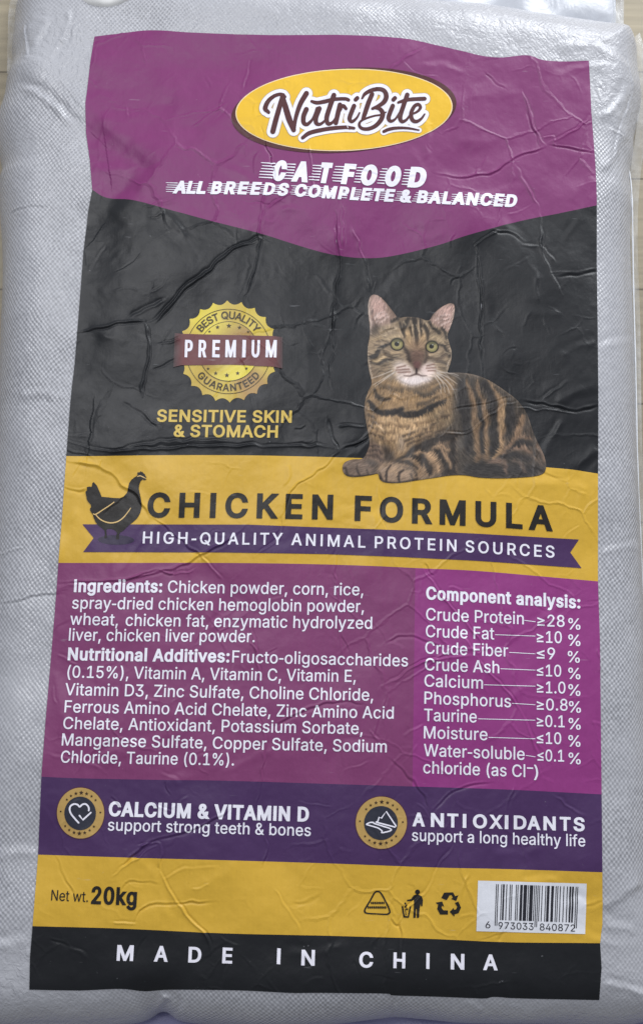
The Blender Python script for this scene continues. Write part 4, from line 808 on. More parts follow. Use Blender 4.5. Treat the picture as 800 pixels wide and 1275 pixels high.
def paint_cat(X, Y, inside):
    """X, Y: photo positions of the picture's points; returns linear-free sRGB colours 0..255."""
    rs = np.random.RandomState(7)
    H_, W_ = X.shape
    def blur(a, r):
        k = np.exp(-0.5 * (np.arange(-int(3*r)-1, int(3*r)+2) / r) ** 2); k /= k.sum()
        a = np.apply_along_axis(lambda v: np.convolve(np.pad(v, len(k)//2, mode='edge'), k, 'valid'), 0, a)
        return np.apply_along_axis(lambda v: np.convolve(np.pad(v, len(k)//2, mode='edge'), k, 'valid'), 1, a)
    n1 = blur(rs.randn(H_, W_), 1.3); n1 /= n1.std()
    n2 = blur(rs.randn(H_, W_), 1.3); n2 /= n2.std()
    n3 = blur(rs.randn(H_, W_), 6); n3 /= n3.std()
    n4 = blur(rs.randn(H_, W_), 6); n4 /= n4.std()
    # hair direction, blended from a few hand-set places (position, angle in degrees, y down)
    ctl = [(488,395,-80),(515,392,-90),(545,395,-70),(470,430,200),(555,440,-20),(500,455,170),(535,458,15),(515,480,95),
           (470,490,110),(500,520,92),(540,520,80),(470,560,80),(450,590,160),(490,590,150),(540,580,140),(570,560,60),
           (590,500,95),(620,520,95),(650,540,80),(665,575,60),(610,590,5),(640,590,10),(580,600,10),(465,380,-75),(560,385,-60)]
    wx = np.zeros_like(X); wy = np.zeros_like(X); ws = np.zeros_like(X)
    for cx, cy, an in ctl:
        w = 1 / (((X-cx)**2 + (Y-cy)**2) + 60) ** 1.6
        wx += w*math.cos(math.radians(an)); wy += w*math.sin(math.radians(an)); ws += w
    m = np.hypot(wx, wy) + 1e-9; dx = wx/m; dy = wy/m
    ss = 1.0 / (X[0,1]-X[0,0])
    white = rs.randn(H_, W_); white = blur(white, .55)
    ii, jj = np.mgrid[0:H_, 0:W_]
    hair = np.zeros_like(X)
    for t in np.linspace(-2.6, 2.6, 13):
        a = np.clip((ii + dy*t*ss + .6*n4*t*.3).round().astype(int), 0, H_-1); b = np.clip((jj + dx*t*ss).round().astype(int), 0, W_-1)
        hair += white[a, b]
    hair /= hair.std()
    # furry edges: strokes are laid down in coordinates shaken along the hair
    sh = 1.25*hair + .5*n1
    calm = np.maximum(np.exp(-(((X-508)/62)**2 + ((Y-430)/58)**2)**2), np.exp(-(((X-475)/60)**2 + ((Y-590)/26)**2)**2))
    calm = np.maximum(calm, .6*np.exp(-(((X-500)/55)**2 + ((Y-525)/45)**2)**2))
    fs = .72 - .44*calm
    PX = X + dx*sh*fs + .9*n3*(1-.7*calm); PY = Y + dy*sh*fs + .9*n4*(1-.7*calm)
    def sdist(pts, w0, QX, QY):
        """distance to a polyline minus its half-width (per point)"""
        best = np.full(X.shape, 1e9)
        ws_ = w0 if isinstance(w0, (list, tuple)) else [w0]*len(pts)
        for (p, q, wa, wb) in zip(pts[:-1], pts[1:], ws_[:-1], ws_[1:]):
            ex, ey = q[0]-p[0], q[1]-p[1]; L = ex*ex+ey*ey+1e-9
            t = np.clip(((QX-p[0])*ex + (QY-p[1])*ey)/L, 0, 1)
            d = np.hypot(QX-p[0]-t*ex, QY-p[1]-t*ey) - (wa+(wb-wa)*t)/2
            best = np.minimum(best, d)
        return best
    def inpoly(pts, QX, QY):
        c = np.zeros(X.shape, bool); n = len(pts)
        for i in range(n):
            (x0, y0), (x1, y1) = pts[i], pts[(i+1) % n]
            if y0 == y1: continue
            c ^= ((y0 > QY) != (y1 > QY)) & (QX < (x1-x0)*(QY-y0)/(y1-y0) + x0)
        return c
    img = np.zeros(X.shape + (3,)); img[:] = (112, 96, 80)
    def mix(a, col):
        a = np.clip(a, 0, 1)[..., None]; img[:] = img*(1-a) + np.array(col, float)*a
    def st(pts, w, col, al=1.0, soft=1.0, fur=True, sm=True):
        if sm and len(pts) > 2:
            q = smooth_line(pts, 6)
            if isinstance(w, (list, tuple)):
                w = list(np.interp(np.linspace(0, 1, len(q)), np.linspace(0, 1, len(w)), w))
            pts = q
        d = sdist(pts, w, PX if fur else X, PY if fur else Y)
        mix(al*np.clip(.5 - d/(2*soft), 0, 1), col)
    def fill(pts, col, al=1.0, soft=2.0, fur=True):
        mk = inpoly(smooth_line(pts, 5, True), PX if fur else X, PY if fur else Y).astype(float)
        mix(al*blur(mk, soft*ss), col)
    TAN=(150,124,96); LT=(178,152,120); GREY=(128,114,98); DK=(44,41,40); BODY=(76,69,62); BR=(104,84,66); RUST=(150,110,78)
    # ---------- body
    fill(bz([(0,120),(95,75),(220,82),(360,130),(500,215),(600,300),(650,430),(740,640),(735,720),(600,780),(200,780),(0,760)]), BODY, 1, 3)
    fill(bz([(480,420),(620,360),(740,640),(560,640)]), (78,68,60), .8, 5)
    # rib stripes
    for pts, w, col, al in [
        ([(215,130),(250,230),(265,330),(280,430),(285,520),(290,600),(280,660)], [3,5,7,8,9,9,7], (128,104,80), .8),
        ([(280,130),(310,230),(335,310),(340,400),(345,480),(350,560),(350,640)], [3,5,8,8,7,6,5], (126,103,80), .85),
        ([(365,140),(400,205),(430,270),(440,340),(440,420),(455,500),(440,580),(400,650)], [2,3,10,11,10,8,7,5], (150,122,93), .9),
        ([(470,260),(460,330),(435,440)], [3,6,5], (150,124,95), .8),
        ([(590,370),(570,430),(540,500),(500,560),(450,620)], [5,9,7,5,4], (128,104,82), .9),
        ([(640,520),(590,500),(520,530),(470,580)], [3,5,5,4], (124,102,84), .9),
        ([(640,610),(590,575),(530,585),(460,620)], [3,5,5,4], (122,100,84), .85),
        ([(690,560),(715,610),(735,660)], [4,7,4], (118,98,84), .8),
        ([(640,640),(690,660),(720,690)], [3,4,3], (110,94,82), .7),
        ([(320,620),(345,650)], 9, (104,86,70), .7),
        ([(370,668),(430,668),(470,695),(480,740)], [3,6,7,5], (116,96,82), .85),
        ([(520,662),(560,662),(590,690),(600,740)], [3,5,5,3], (104,90,80), .8),
        ([(660,690),(640,740)], 4, (92,82,76), .6)]:
        st(bz(pts), w, col, al, 1.8)
    for pts, w in [([(330,150),(390,260),(390,380),(400,500),(385,600)], [8,9,9,9,6]), ([(500,300),(510,380),(490,450),(470,500)], [11,12,9,5]),
                   ([(180,150),(200,300),(220,450),(225,600)], [12,14,12,8]), ([(300,250),(300,330),(315,450),(318,600)], [4,5,6,5]),
                   ([(640,560),(560,540),(490,600)], [4,6,4]), ([(450,650),(540,625),(640,650)], [5,9,5])]:
        st(bz(pts), w, (48,46,46), .75, 2.0)
    fill(bz([(200,690),(330,660),(430,690),(560,670),(640,690),(738,700),(720,745),(600,778),(300,770),(210,750)]), (46,45,46), .62, 3)
    st(bz([(365,668),(430,672),(470,700),(485,745)]), [2,5,6,3], (112,94,82), .7, 1.2)
    st(bz([(520,662),(562,668),(592,700),(600,745)]), [2,4,4,2], (104,90,80), .7, 1.2)
    st(bz([(370,140),(500,215),(600,305),(645,420),(700,540),(742,650)]), 2.2, (128,112,96), .55, 1.0, False)
    st(bz([(95,78),(220,84),(300,105)]), 1.6, (120,108,98), .6, .9, False)
    # ---------- chest and neck
    fill(cz([(215,0),(760,0),(790,100),(780,300),(700,380),(520,480),(400,610),(300,560),(250,470),(190,380),(165,230),(170,140)]), (136,112,84), 1, 3)
    fill(cz([(320,260),(620,290),(600,370),(430,460),(300,420),(250,330)]), (178,148,112), .85, 5)
    fill(cz([(330,120),(560,110),(560,200),(420,190),(300,220)]), (150,122,88), .8, 4)
    fill(cz([(640,230),(780,250),(770,330),(640,360)]), (120,104,82), .7, 4)
    fill(cz([(400,420),(450,430),(440,520),(400,510)]), (150,136,124), .6, 3)
    st(cz([(185,165),(220,215),(290,255),(380,245),(430,225)]), [3,7,8,7,6], DK, .95, 1.5)
    st(cz([(405,255),(480,270),(570,250),(650,215),(740,170)]), [7,9,8,7,3], DK, .95, 1.5)
    st(cz([(225,90),(250,135),(300,160),(350,150)]), [4,7,6,3], (58,52,47), .85, 1.6)
    st(cz([(520,110),(590,125),(660,100),(720,60)]), [4,7,6,3], (74,66,58), .8, 1.8)
    st(cz([(540,195),(610,190),(680,150)]), [4,6,3], (66,58,50), .7, 1.6)
    st(cz([(240,40),(330,80),(440,95)]), [3,5,3], (92,78,62), .75, 1.8)
    st(cz([(430,85),(560,80),(690,35)]), [4,7,4], (90,78,66), .6, 2.4)
    for pts in ([(185,270),(235,290)], [(195,345),(260,370)], [(205,400),(290,430)], [(210,320),(260,330)], [(440,420),(560,370)], [(450,455),(560,410),(640,380)],
                [(470,480),(590,430),(720,370)], [(690,290),(760,270)], [(600,370),(660,330)]):
        st(cz(pts), [3.2]*2 if len(pts)==2 else [3,3.4,3], (72,60,50), .75, 1.3)
    fill(cz([(280,480),(330,490),(400,590),(370,612),(300,600),(290,540)]), (52,46,44), .8, 3)
    for pts in ([(190,300),(260,330),(330,345)], [(330,330),(420,350),(480,345)], [(520,330),(620,320),(700,285)], [(230,380),(300,395),(360,390)], [(560,390),(640,360),(730,330)], [(270,440),(340,455),(390,450)], [(210,250),(270,285)]):
        st(cz(pts), [2.0,3.6,2.0][:len(pts)], (104,84,64), .55, 1.6)
    for pts in ([(200,330),(280,365),(340,372)], [(430,300),(520,310),(600,295)], [(300,300),(380,310)], [(450,385),(540,372),(620,345)]): st(cz(pts), [2,4,2][:len(pts)], (196,168,132), .5, 1.8)
    for k in range(70):
        a = rs.uniform(200, 740); b = rs.uniform(240, 470)
        st(cz([(a, b), (a + rs.uniform(-14, 14), b + rs.uniform(14, 34))]), rs.uniform(1.2, 2.6), [(186,156,118),(104,84,62),(96,80,64)][k % 3], .45, .9)
    # far leg and paw
    fill(cz([(190,455),(270,480),(300,560),(290,640),(250,690),(60,705),(10,690),(5,640),(40,600),(140,580),(170,530)]), (124,104,88), 1, 2)
    for pts in ([(185,500),(230,490),(265,500)], [(175,535),(230,525),(285,545)], [(160,570),(230,560),(290,590)]):
        st(cz(pts), [3,4.5,4], (78,66,60), .8, 1.3)
    fill(cz([(15,620),(80,595),(200,580),(290,640),(240,695),(60,705),(15,690)]), (112,97,86), .85, 3)
    st(cz([(190,600),(250,640),(235,690)]), [6,9,5], (82,74,68), .7, 2.2)
    st(cz([(108,625),(110,660),(125,700)]), [2.5,3,2], (58,50,46), .8, 1.0)
    st(cz([(25,650),(40,695)]), 3, (62,54,50), .8, 1.0)
    st(cz([(180,660),(190,695)]), 2.2, (66,58,54), .7, 1.0)
    st(cz([(45,625),(90,612)]), 5, (142,124,110), .6, 2)
    st(cz([(125,640),(165,622)]), 6, (136,118,104), .55, 2.4)
    st(cz([(20,695),(120,706),(250,692)]), 2.4, (48,42,38), .8, 1.0)
    # near leg
    fill(cz([(270,630),(370,605),(480,545),(600,470),(740,400),(800,400),(800,690),(700,700),(560,715),(400,745),(290,735),(258,690)]), (140,116,92), 1, 2.4)
    fill(cz([(700,420),(800,400),(800,690),(690,700)]), (70,62,56), .6, 5)
    for pts, w in [([(370,610),(450,560),(560,490),(690,440),(800,425)], [3,4,8,10,9]), ([(580,510),(660,500),(720,560),(750,640),(740,690)], [7,10,11,9,7]),
                   ([(560,560),(600,600),(625,660),(630,690)], [5,8,7,4]), ([(400,600),(470,610),(530,650)], [3,6,3]), ([(490,560),(560,590),(570,630)], [4,7,3]),
                   ([(440,640),(500,660),(530,700)], [3,4,3]), ([(790,470),(790,560),(780,680)], [9,9,8])]:
        st(cz(pts), w, (52,47,44), .88, 1.6)
    for pts, w in [([(610,540),(660,590),(690,670)], [3,5,4]), ([(690,500),(750,560),(770,640)], [3,5,3]), ([(640,510),(700,490),(760,520)], [2,3,2])]:
        st(cz(pts), w, (176,144,112), .7, 1.4)
    fill(cz([(265,650),(320,615),(420,620),(500,650),(515,700),(430,742),(300,740),(262,705)]), (150,128,108), .8, 3)
    st(cz([(350,625),(320,670),(318,740)]), [2,3.2,2.5], (56,48,44), .9, 1.0)
    st(cz([(440,660),(405,690),(410,745)]), [2,3.2,2.5], (56,48,44), .9, 1.0)
    st(cz([(270,680),(280,720)]), 2.4, (70,60,54), .8, 1.0)
    st(cz([(490,690),(500,725)]), 2.4, (70,60,54), .7, 1.0)
    st(cz([(345,670),(370,662),(390,690)]), [5,7,4], (168,140,112), .7, 2.2)
    st(cz([(450,690),(470,720)]), 5, (158,134,112), .6, 2.2)
    st(cz([(285,665),(300,650)]), 5, (160,140,122), .6, 2.2)
    st(cz([(262,700),(310,745),(420,748),(540,722)]), 2.4, (52,44,38), .8, 1.0)
    # ---------- head
    fill(hz([(60,560),(55,480),(80,380),(110,300),(300,240),(540,245),(700,330),(740,480),(735,580),(700,690),(620,740),(440,800),(250,760),(120,700)]), (138,120,98), 1, 2.4)
    fill(hz([(60,70),(100,45),(160,60),(300,240),(90,330),(70,280)]), (152,128,116), 1, 1.6)
    fill(hz([(550,250),(640,150),(740,120),(770,160),(740,330),(690,350)]), (158,132,120), 1, 1.6)
    fill(hz([(90,80),(150,70),(215,150),(215,220),(110,230),(80,150)]), (172,142,132), .8, 2.4)
    fill(hz([(640,190),(740,140),(755,180),(725,290),(650,250)]), (178,148,138), .8, 2.4)
    for pts in ([(100,250),(140,215),(190,190)], [(115,280),(165,230),(220,205)], [(150,280),(200,240),(250,215)]): st(hz(pts), [2,2.6,1.4], (198,176,166), .7, 1.0)
    for pts in ([(610,260),(660,230),(730,215)], [(630,280),(680,255),(735,245)], [(650,300),(690,285),(730,275)]): st(hz(pts), [1.6,2.4,1.6], (200,178,168), .7, 1.0)
    for pts in ([(640,240),(700,230)], [(640,268),(710,262)], [(120,262),(180,235)], [(95,200),(90,260)]): st(hz(pts), 1.8, (98,78,70), .6, 1.0)
    st(hz([(165,75),(230,150),(300,240)]), [2,3,5], (104,86,74), .8, 1.6)
    st(hz([(215,170),(255,235)]), 6, (110,92,78), .6, 2)
    st(hz([(555,250),(630,165),(735,125)]), [4,2.4,2], (110,92,80), .75, 1.2)
    st(hz([(62,80),(58,170),(75,280),(75,370)]), [1.6,2,2,2], (190,172,160), .75, .9)
    st(hz([(770,160),(755,240),(725,330)]), [1.6,2,1.6], (184,164,152), .7, .9)
    fill(hz([(85,310),(150,300),(130,370),(80,370)]), (60,52,46), .75, 2)
    fill(hz([(130,330),(250,300),(290,350),(200,390)]), (156,138,116), .6, 4)
    # crown stripes
    fill(hz([(310,245),(420,238),(530,250),(520,300),(330,300)]), (74,66,58), .6, 3)
    for pts, w in [([(385,250),(360,300),(345,350),(350,400)], [4,6,5,3]), ([(400,320),(415,380)], [3,4]), ([(430,250),(440,330),(455,400),(460,470)], [6,7,6,3]),
                   ([(480,260),(490,330),(490,390)], [4,5,3]), ([(520,310),(545,370),(545,420)], [4,5,3]), ([(560,280),(590,330)], [4,3]),
                   ([(320,280),(330,340),(365,390)], [3,3,2]), ([(250,270),(300,250)], 4), ([(600,330),(640,370)], 4), ([(660,330),(690,370),(700,420)], [4,4,3])]:
        st(hz(pts), w, (50,45,41), .85, 1.2)
    for pts in ([(405,270),(420,330),(430,400)], [(470,260),(475,330),(480,400)], [(310,340),(340,400)], [(500,330),(520,390)], [(375,370),(395,440)]): st(hz(pts), [1.6]*len(pts), (190,166,136), .75, 1.0)
    fill(hz([(360,350),(395,345),(410,440),(380,470)]), (182,150,108), .7, 2.4)
    fill(hz([(490,380),(525,370),(530,430),(500,460)]), (182,150,108), .65, 2.4)
    fill(hz([(395,440),(510,440),(520,530),(400,530)]), (132,106,84), .7, 4)
    # brow light, cheeks
    st(hz([(190,420),(250,400),(320,395)]), [2,4,3], (186,164,130), .8, 2)
    st(hz([(570,400),(630,405),(670,440)]), [3,4,2], (182,160,126), .7, 2)
    st(hz([(70,430),(110,420),(170,410)]), [3,5,3], (160,138,108), .6, 2.4)
    st(hz([(60,575),(110,560),(150,500),(200,470),(240,452)]), [4,6,5,4,2.6], (46,42,40), .9, 1.2)
    st(hz([(80,605),(140,622),(190,595),(250,590)]), [2,4,5,4], (56,50,46), .85, 1.4)
    st(hz([(180,525),(220,545),(280,560),(330,530)]), [3,6,7,4], (84,72,60), .85, 1.8)
    st(hz([(100,600),(130,600),(190,570)]), [2,3.4,3], (190,164,124), .8, 1.4)
    st(hz([(640,465),(690,490),(725,560)]), [2.4,4,4], (54,48,44), .85, 1.2)
    st(hz([(560,570),(630,575),(700,540)]), [4,7,4], (92,78,66), .8, 1.8)
    st(hz([(620,600),(680,610),(720,640)]), [2,4,3], (70,62,56), .75, 1.4)
    st(hz([(560,550),(610,540),(650,520)]), [3,3,2], (190,166,134), .7, 1.4)
    st(hz([(250,530),(330,525)]), 4, (178,154,122), .75, 1.6)
    st(hz([(55,480),(52,560),(70,650),(90,740)]), 2.0, (186,170,150), .6, 1.0)
    st(hz([(735,500),(740,560),(715,640),(700,700)]), 2.0, (186,170,150), .6, 1.0)
    for pts in ([(120,440),(170,430),(215,440)], [(100,480),(140,470)], [(110,530),(150,540)], [(280,580),(340,590)], [(150,620),(200,640)], [(130,680),(190,690)], [(680,440),(715,470)], [(690,600),(715,600)], [(640,640),(690,660)], [(560,600),(600,590)], [(200,340),(260,330)], [(590,360),(640,350)]):
        st(hz(pts), [1.2,2.0,1.2][:len(pts)], (74,64,54), .6, 1.0)
    for pts in ([(230,350),(290,330)], [(140,400),(200,385)], [(120,505),(160,500)], [(260,560),(310,556)], [(600,560),(640,556)], [(690,520),(720,540)], [(210,600),(260,610)], [(420,300),(425,340)], [(450,300),(470,350)], [(520,270),(545,310)], [(350,270),(365,300)]):
        st(hz(pts), [1.2,1.8][:len(pts)], (190,170,140), .6, .9)
    # muzzle
    fill(hz([(260,640),(330,600),(430,660),(450,690),(500,640),(580,600),(620,690),(580,740),(440,805),(330,770)]), (206,190,180), .9, 3)
    fill(hz([(290,735),(370,745),(440,725),(540,738),(590,740),(530,790),(440,808),(350,785)]), (212,200,196), .9, 1.8)
    fill(hz([(300,650),(400,650),(430,690),(400,715),(320,715),(290,690)]), (206,186,176), .7, 1.8)
    fill(hz([(470,640),(540,625),(600,690),(540,720),(480,690)]), (212,190,182), .7, 2.4)
    fill(hz([(385,520),(420,515),(520,520),(525,570),(500,640),(455,685),(420,640),(385,590)]), (84,68,60), .8, 2)
    fill(hz([(415,525),(500,520),(510,570),(480,615),(430,610)]), (118,92,80), .6, 2.2, False)
    fill(hz([(425,615),(455,600),(490,620),(470,660),(452,672),(435,650)]), (104,70,66), .85, 1.2, False)
    st(hz([(340,470),(375,530),(395,600)]), [3,5,4], (64,54,48), .85, 1.4)
    st(hz([(530,500),(540,560),(520,610)]), [2.4,3.4,3], (70,58,52), .8, 1.4)
    st(hz([(453,665),(452,705)]), 2.2, (52,38,38), .95, .7, False)
    st(hz([(350,722),(400,724),(452,708),(498,722),(535,722)]), [.9,1.7,2.4,1.7,.9], (84,66,62), .8, .9, False)
    for pts in ([(290,655),(360,640)], [(285,675),(390,668)], [(300,695),(400,690)], [(540,640),(600,625)], [(535,660),(610,655)], [(550,680),(610,680)]): st(hz(pts), 1.7, (108,78,66), .7, .9, False)
    for pts in ([(160,645),(230,630)], [(150,665),(240,655)]): st(hz(pts), 1.8, (104,88,72), .7, 1)
    st(hz([(240,720),(330,770),(440,806),(560,770),(620,720)]), [1.6,2,1.6,2,1.6], (120,104,94), .5, 1.4)
    # eyes
    for (cx, cy, rx, ry, px) in [(293,462,56,51,290), (581,482,54,49,577)]:
        (ex, ey), = hz([(cx, cy)]); rx *= .92/6.667; ry *= .92/6.667; (pp, _), = hz([(px, cy)])
        d = np.hypot((X-ex)/rx, (Y-ey)/ry)
        mix(np.clip((1.22-d)/.16, 0, 1)*.95, (34,30,28))
        mix(np.clip((.98-d)/.12, 0, 1), (132,124,82))
        mix(np.clip((.8-d)/.3, 0, 1)*.8, (160,150,106))
        mix(np.clip((1.0-np.hypot((X-ex)/rx, (Y-ey+ry*.75)/(ry*.55)))/.3, 0, 1)*.55, (70,70,54))
        mix(np.clip((.46-np.hypot((X-pp)/rx, (Y-ey+.4)/ry))/.14, 0, 1), (30,28,26))
        mix(np.clip((.12-np.hypot((X-pp-1.4)/rx, (Y-ey+2.6)/ry))/.1, 0, 1), (210,214,206))
    # the coat's own hair
    head = blur(inpoly(hz([(330,600),(580,600),(620,690),(440,805),(300,740)]), X, Y).astype(float), 2*ss)
    eye = np.zeros_like(X)
    for (cx, cy) in [(293,462), (581,482)]:
        (ex, ey), = hz([(cx, cy)]); eye = np.maximum(eye, np.clip((10.5-np.hypot(X-ex, Y-ey))/1.5, 0, 1))
    amp = .105*(1-.5*head)*(1-.35*calm)*(1-eye)
    img *= (1 + amp*np.clip(hair, -2.4, 2.4) + .03*n3*(1-eye))[..., None]
    # whiskers
    for pts in ([(270,690),(190,740),(90,800)], [(265,700),(180,760),(110,810)], [(250,680),(150,720),(60,750)], [(620,700),(700,760),(760,840)], [(625,695),(720,740),(790,790)],
                [(615,715),(670,780),(690,860)], [(600,720),(650,800),(655,867)], [(640,690),(740,700),(800,720)], [(625,720),(700,800),(725,867)]):
        st(hz(pts), [1.2,1.0,.6], (208,198,190), .62, .5, False)
    for pts in ([(0,50),(60,110),(120,170),(150,260)], [(20,60),(80,90),(130,160)], [(95,80),(150,105),(185,135)]): st(bz(pts), [1.2,1.0,.8,.5] if len(pts)==4 else [1.1,.9,.5], (178,168,160), .5, .5, False)
    # edge falloff of the cut-out: a thin darker rim
    return np.clip(img, 0, 255)

step = .55
cx_, cy_ = np.meshgrid(np.arange(422, 684, step), np.arange(363, 606, step))
crgb = paint_cat(cx_, cy_, None)
cl = smooth_line(CAT_OUT, 4, True)
def cat_col(px):
    fx, fy = (px[:, 0] - 422) / step, (px[:, 1] - 363) / step
    return np.stack([bil(CATLIN[..., k], fx, fy) for k in range(3)], -1)
_l = lin(crgb); _g = _l.mean(-1, keepdims=True)
CATLIN = np.clip(1.24 * (_g + .96 * (_l - _g)) ** 1.10 - .009, .003, 1)
# a fine mesh of its own, trimmed to the cat's outline: grid inside, outline strip by triangulation
ci = winding([np.array(cl)], np.stack([cx_.ravel(), cy_.ravel()], -1)).reshape(cx_.shape) != 0
quad = ci[:-1, :-1] & ci[1:, :-1] & ci[1:, 1:] & ci[:-1, 1:]
fc = grid_faces(*cx_.shape)[quad.ravel()]
used = np.unique(fc); remap = -np.ones(cx_.size, int); remap[used] = np.arange(len(used))
cpx = np.stack([cx_.ravel()[used], cy_.ravel()[used]], -1)
co_, n_ = lay(P(cpx), O2)
cat = make_mesh('cat_picture', co_, remap[fc][:, ::-1], ink('photo_ink', None, .42, mottle=.03, vcol=True), sack, n_, cat_col(cpx))
cat['label'] = 'printed picture of a brown tabby cat lying with its head up'
edge_pr = Print().shape([cl, [tuple(p) for p in (np.array(cl) * .985 + np.array(cl).mean(0) * .015)]], 1.45, 'odd')
edge_pr = Print().shape([cl], 1.6).build('picture_edge', ink('photo_ink', None, .42, mottle=.03, vcol=True), cat, O1 + .00008, cat_col)

# --- flavour band: ribbon, hen, lettering
ribbon = [(103,653),(310,653.4),(405,657),(530,661.5),(594,664.7),(719.7,672),(709,688),(723,707.5),(594,698.4),(500,693.7),(405,690),(280,688),(104,687.5),(117,670)]
rbn = Print().shape([ribbon]).build('ribbon_banner', NAVY, sack, O1)
def hz2(p): return [(100 + a / 8.889, 580 + b / 8.889) for a, b in p]
shd = Print().shape([ellipse(*hz2([(398, 822)])[0], 22.6, 6.0, .02)]).build('hen_ground', ink('hen_ground_ink', lin((46, 36, 62)), .42), rbn, O1 + .0001)
HEN = hz2([(640,108),(630,92),(640,80),(636,70),(650,75),(664,72),(672,60),(682,72),(690,68),(700,84),(718,96),(720,108),(735,128),(728,140),(734,156),(712,160),(690,152),(672,170),(658,205),(650,250),(660,300),(672,350),(682,410),(680,470),(664,530),(630,585),(585,625),(545,655),(510,690),(480,720),(445,740),(432,770),(432,815),(398,815),(402,770),(412,745),(385,715),(350,700),(308,700),(292,712),(296,760),(300,800),(268,802),(276,760),(272,718),(240,690),(200,660),(170,620),(150,570),(145,545),(120,510),(110,480),(125,455),(118,430),(90,400),(75,370),(72,340),(60,290),(80,270),(75,240),(100,232),(130,235),(140,190),(152,182),(170,200),(190,225),(205,260),(222,300),(240,345),(300,350),(370,358),(440,360),(480,345),(520,300),(535,240),(545,190),(570,155),(605,128)])
hen = Print().shape([HEN]).build('hen_silhouette', CHAR, sack, O2)
HLINE = ink('hen_line_ink', lin((218, 184, 120)), .42)
Print().stroke(hz2([(150,535),(178,538),(260,485),(330,440),(378,404)]), [1.2,1.5,1.3,1.2,1.0]).build('hen_highlight', HLINE, hen, O3)
pr = Print().stroke(hz2([(172,540),(220,590),(280,622),(350,634),(420,618),(480,575),(530,515),(562,470)]), [1.2,1.4,1.5,1.6,1.5,1.4,1.2,1.0]).build('hen_highlight', HLINE, hen, O3)
pr = Print().stroke(hz2([(636,122),(665,114),(700,128),(728,142)]), [.9,1.4,1.3,.8])
pr.build('hen_highlight', HLINE, hen, O3)
def bl(pts): return lambda xs: [(x, float(np.interp(x, [p[0] for p in pts], [p[1] for p in pts]))) for x in xs]
BASE1 = bl([(183,643.2),(305,643.9),(414,646),(511,650.4),(619,655.4),(687,660.6)])
Print().text('CHICKEN', BASE1(np.linspace(183.4, 414, 9)), 28.4, .062, 'track', xs=1.0).build('flavour_lettering', CHAR, gold, O1 + .0001)
Print().text('FORMULA', BASE1(np.linspace(441, 686.6, 9)), 28.8, .062, 'track', xs=1.0).build('flavour_lettering', CHAR, gold, O1 + .0001)
BASE2 = bl([(178,676.6),(291,678),(351,678.2),(455,682),(500,683.4),(567,686.6),(689,694.4)])
pr = Print()
for w, x0, x1 in (('HIGH-QUALITY',178,351.5),('ANIMAL',362.5,454.5),('PROTEIN',466,567.5),('SOURCES',578.7,689.3)): pr.text(w, BASE2(np.linspace(x0, x1, 8)), 14.2, .028, 'track', xs=.98)
pr.build('banner_lettering', WHITE, rbn, O2)

# --- ingredient text
B_, R_ = .055, .014
pr = Print(); CPH = 14.8
for txt, x0, y0, x1, y1, bw in [
    ('Ingredients:',92.3,736.8,202,737.4,B_),('Chicken powder, corn, rice,',209,737.8,451.8,741.4,R_),('spray-dried chicken hemoglobin powder,',90,757.8,452.6,762.2,R_),
    ('wheat,',87.6,777.8,147,779,R_),('chicken fat, enzymatic hydrolyzed',156.5,779.2,462.8,783,R_),('liver, chicken liver powder.',86,797.6,317,799.6,R_),
    ('Nutritional Additives:',84.7,821.6,285.6,824.4,B_),('Fructo-oligosaccharides',289,824.8,507.4,829.8,R_),('(0.15%), Vitamin A, Vitamin C, Vitamin E,',84,843.6,442.4,849,R_),
    ('Vitamin D3, Zinc Sulfate, Choline Chloride,',81.3,865.4,464,872.4,R_),('Ferrous Amino Acid Chelate, Zinc Amino Acid',80.6,886.8,489.6,894.8,R_),
    ('Chelate, Antioxidant, Potassium Sorbate,',79,907.4,451,914,R_),('Manganese Sulfate, Copper Sulfate, Sodium',77.2,928,481,936.6,R_),('Chloride, Taurine (0.1%).',76,949.4,291.2,953,R_)]:
    pr.text(txt, [(x0, y0), (x1, y1)], CPH, bw)
pr.build('ingredient_lettering', WHITE, plum, O1)
def az(x, y): return (500 + x / 2.857, 700 + y / 2.857)
pr = Print().text('Component analysis:', [az(85, 131), az(360, 147), az(633, 164)], 15.0, B_)
for name, xl_, y0, xr_, y1, lx, ly, val, vx0, vx1, vy, px0, py in [
    ('Crude Protein',85,206,432,221,434,210,'≥28',480,577,229,590,239),('Crude Fat',84,266,327,275,331,261,'≥10',478,567,287,590,297),('Crude Fiber',82,325,376,336,381,324,'≤9',478,543,345,588,356),
    ('Crude Ash',81,384,345,395,350,382,'≤10',478,565,406,590,415),('Calcium',79,442,287,450,292,439,'≥1.0',478,580,466,590,474),('Phosphorus',79,503,387,516,391,505,'≥0.8',478,588,527,592,534),
    ('Taurine',78,564,265,570,271,560,'≥0.1',478,577,586,591,594),('Moisture',77,626,303,633,308,626,'≤10',478,565,646,590,655),('Water-soluble',77,689,435,703,440,690,'≤0.1',480,575,708,591,717)]:
    pr.text(name, [az(xl_, y0), az(xr_, y1)], 15.0, .014).text(val, [az(vx0, vy - 1), az(vx1, vy + 1)], 14.4, .014).text('%', [az(px0, py), az(px0 + 43, py + 1)], 13.8, .014)
    pr.stroke([az(lx, ly - 3), az(472, ly + 2)], .8, False)
pr.text('chloride (as Cl', [az(75, 750), az(437, 764)], 15.0, .014).text('\u207b', [az(443, 765), az(465, 766)], 15, .02).text(')', [az(468, 766), az(483, 766)], 15, .014)
pr.build('analysis_lettering', WHITE, bright, O1)

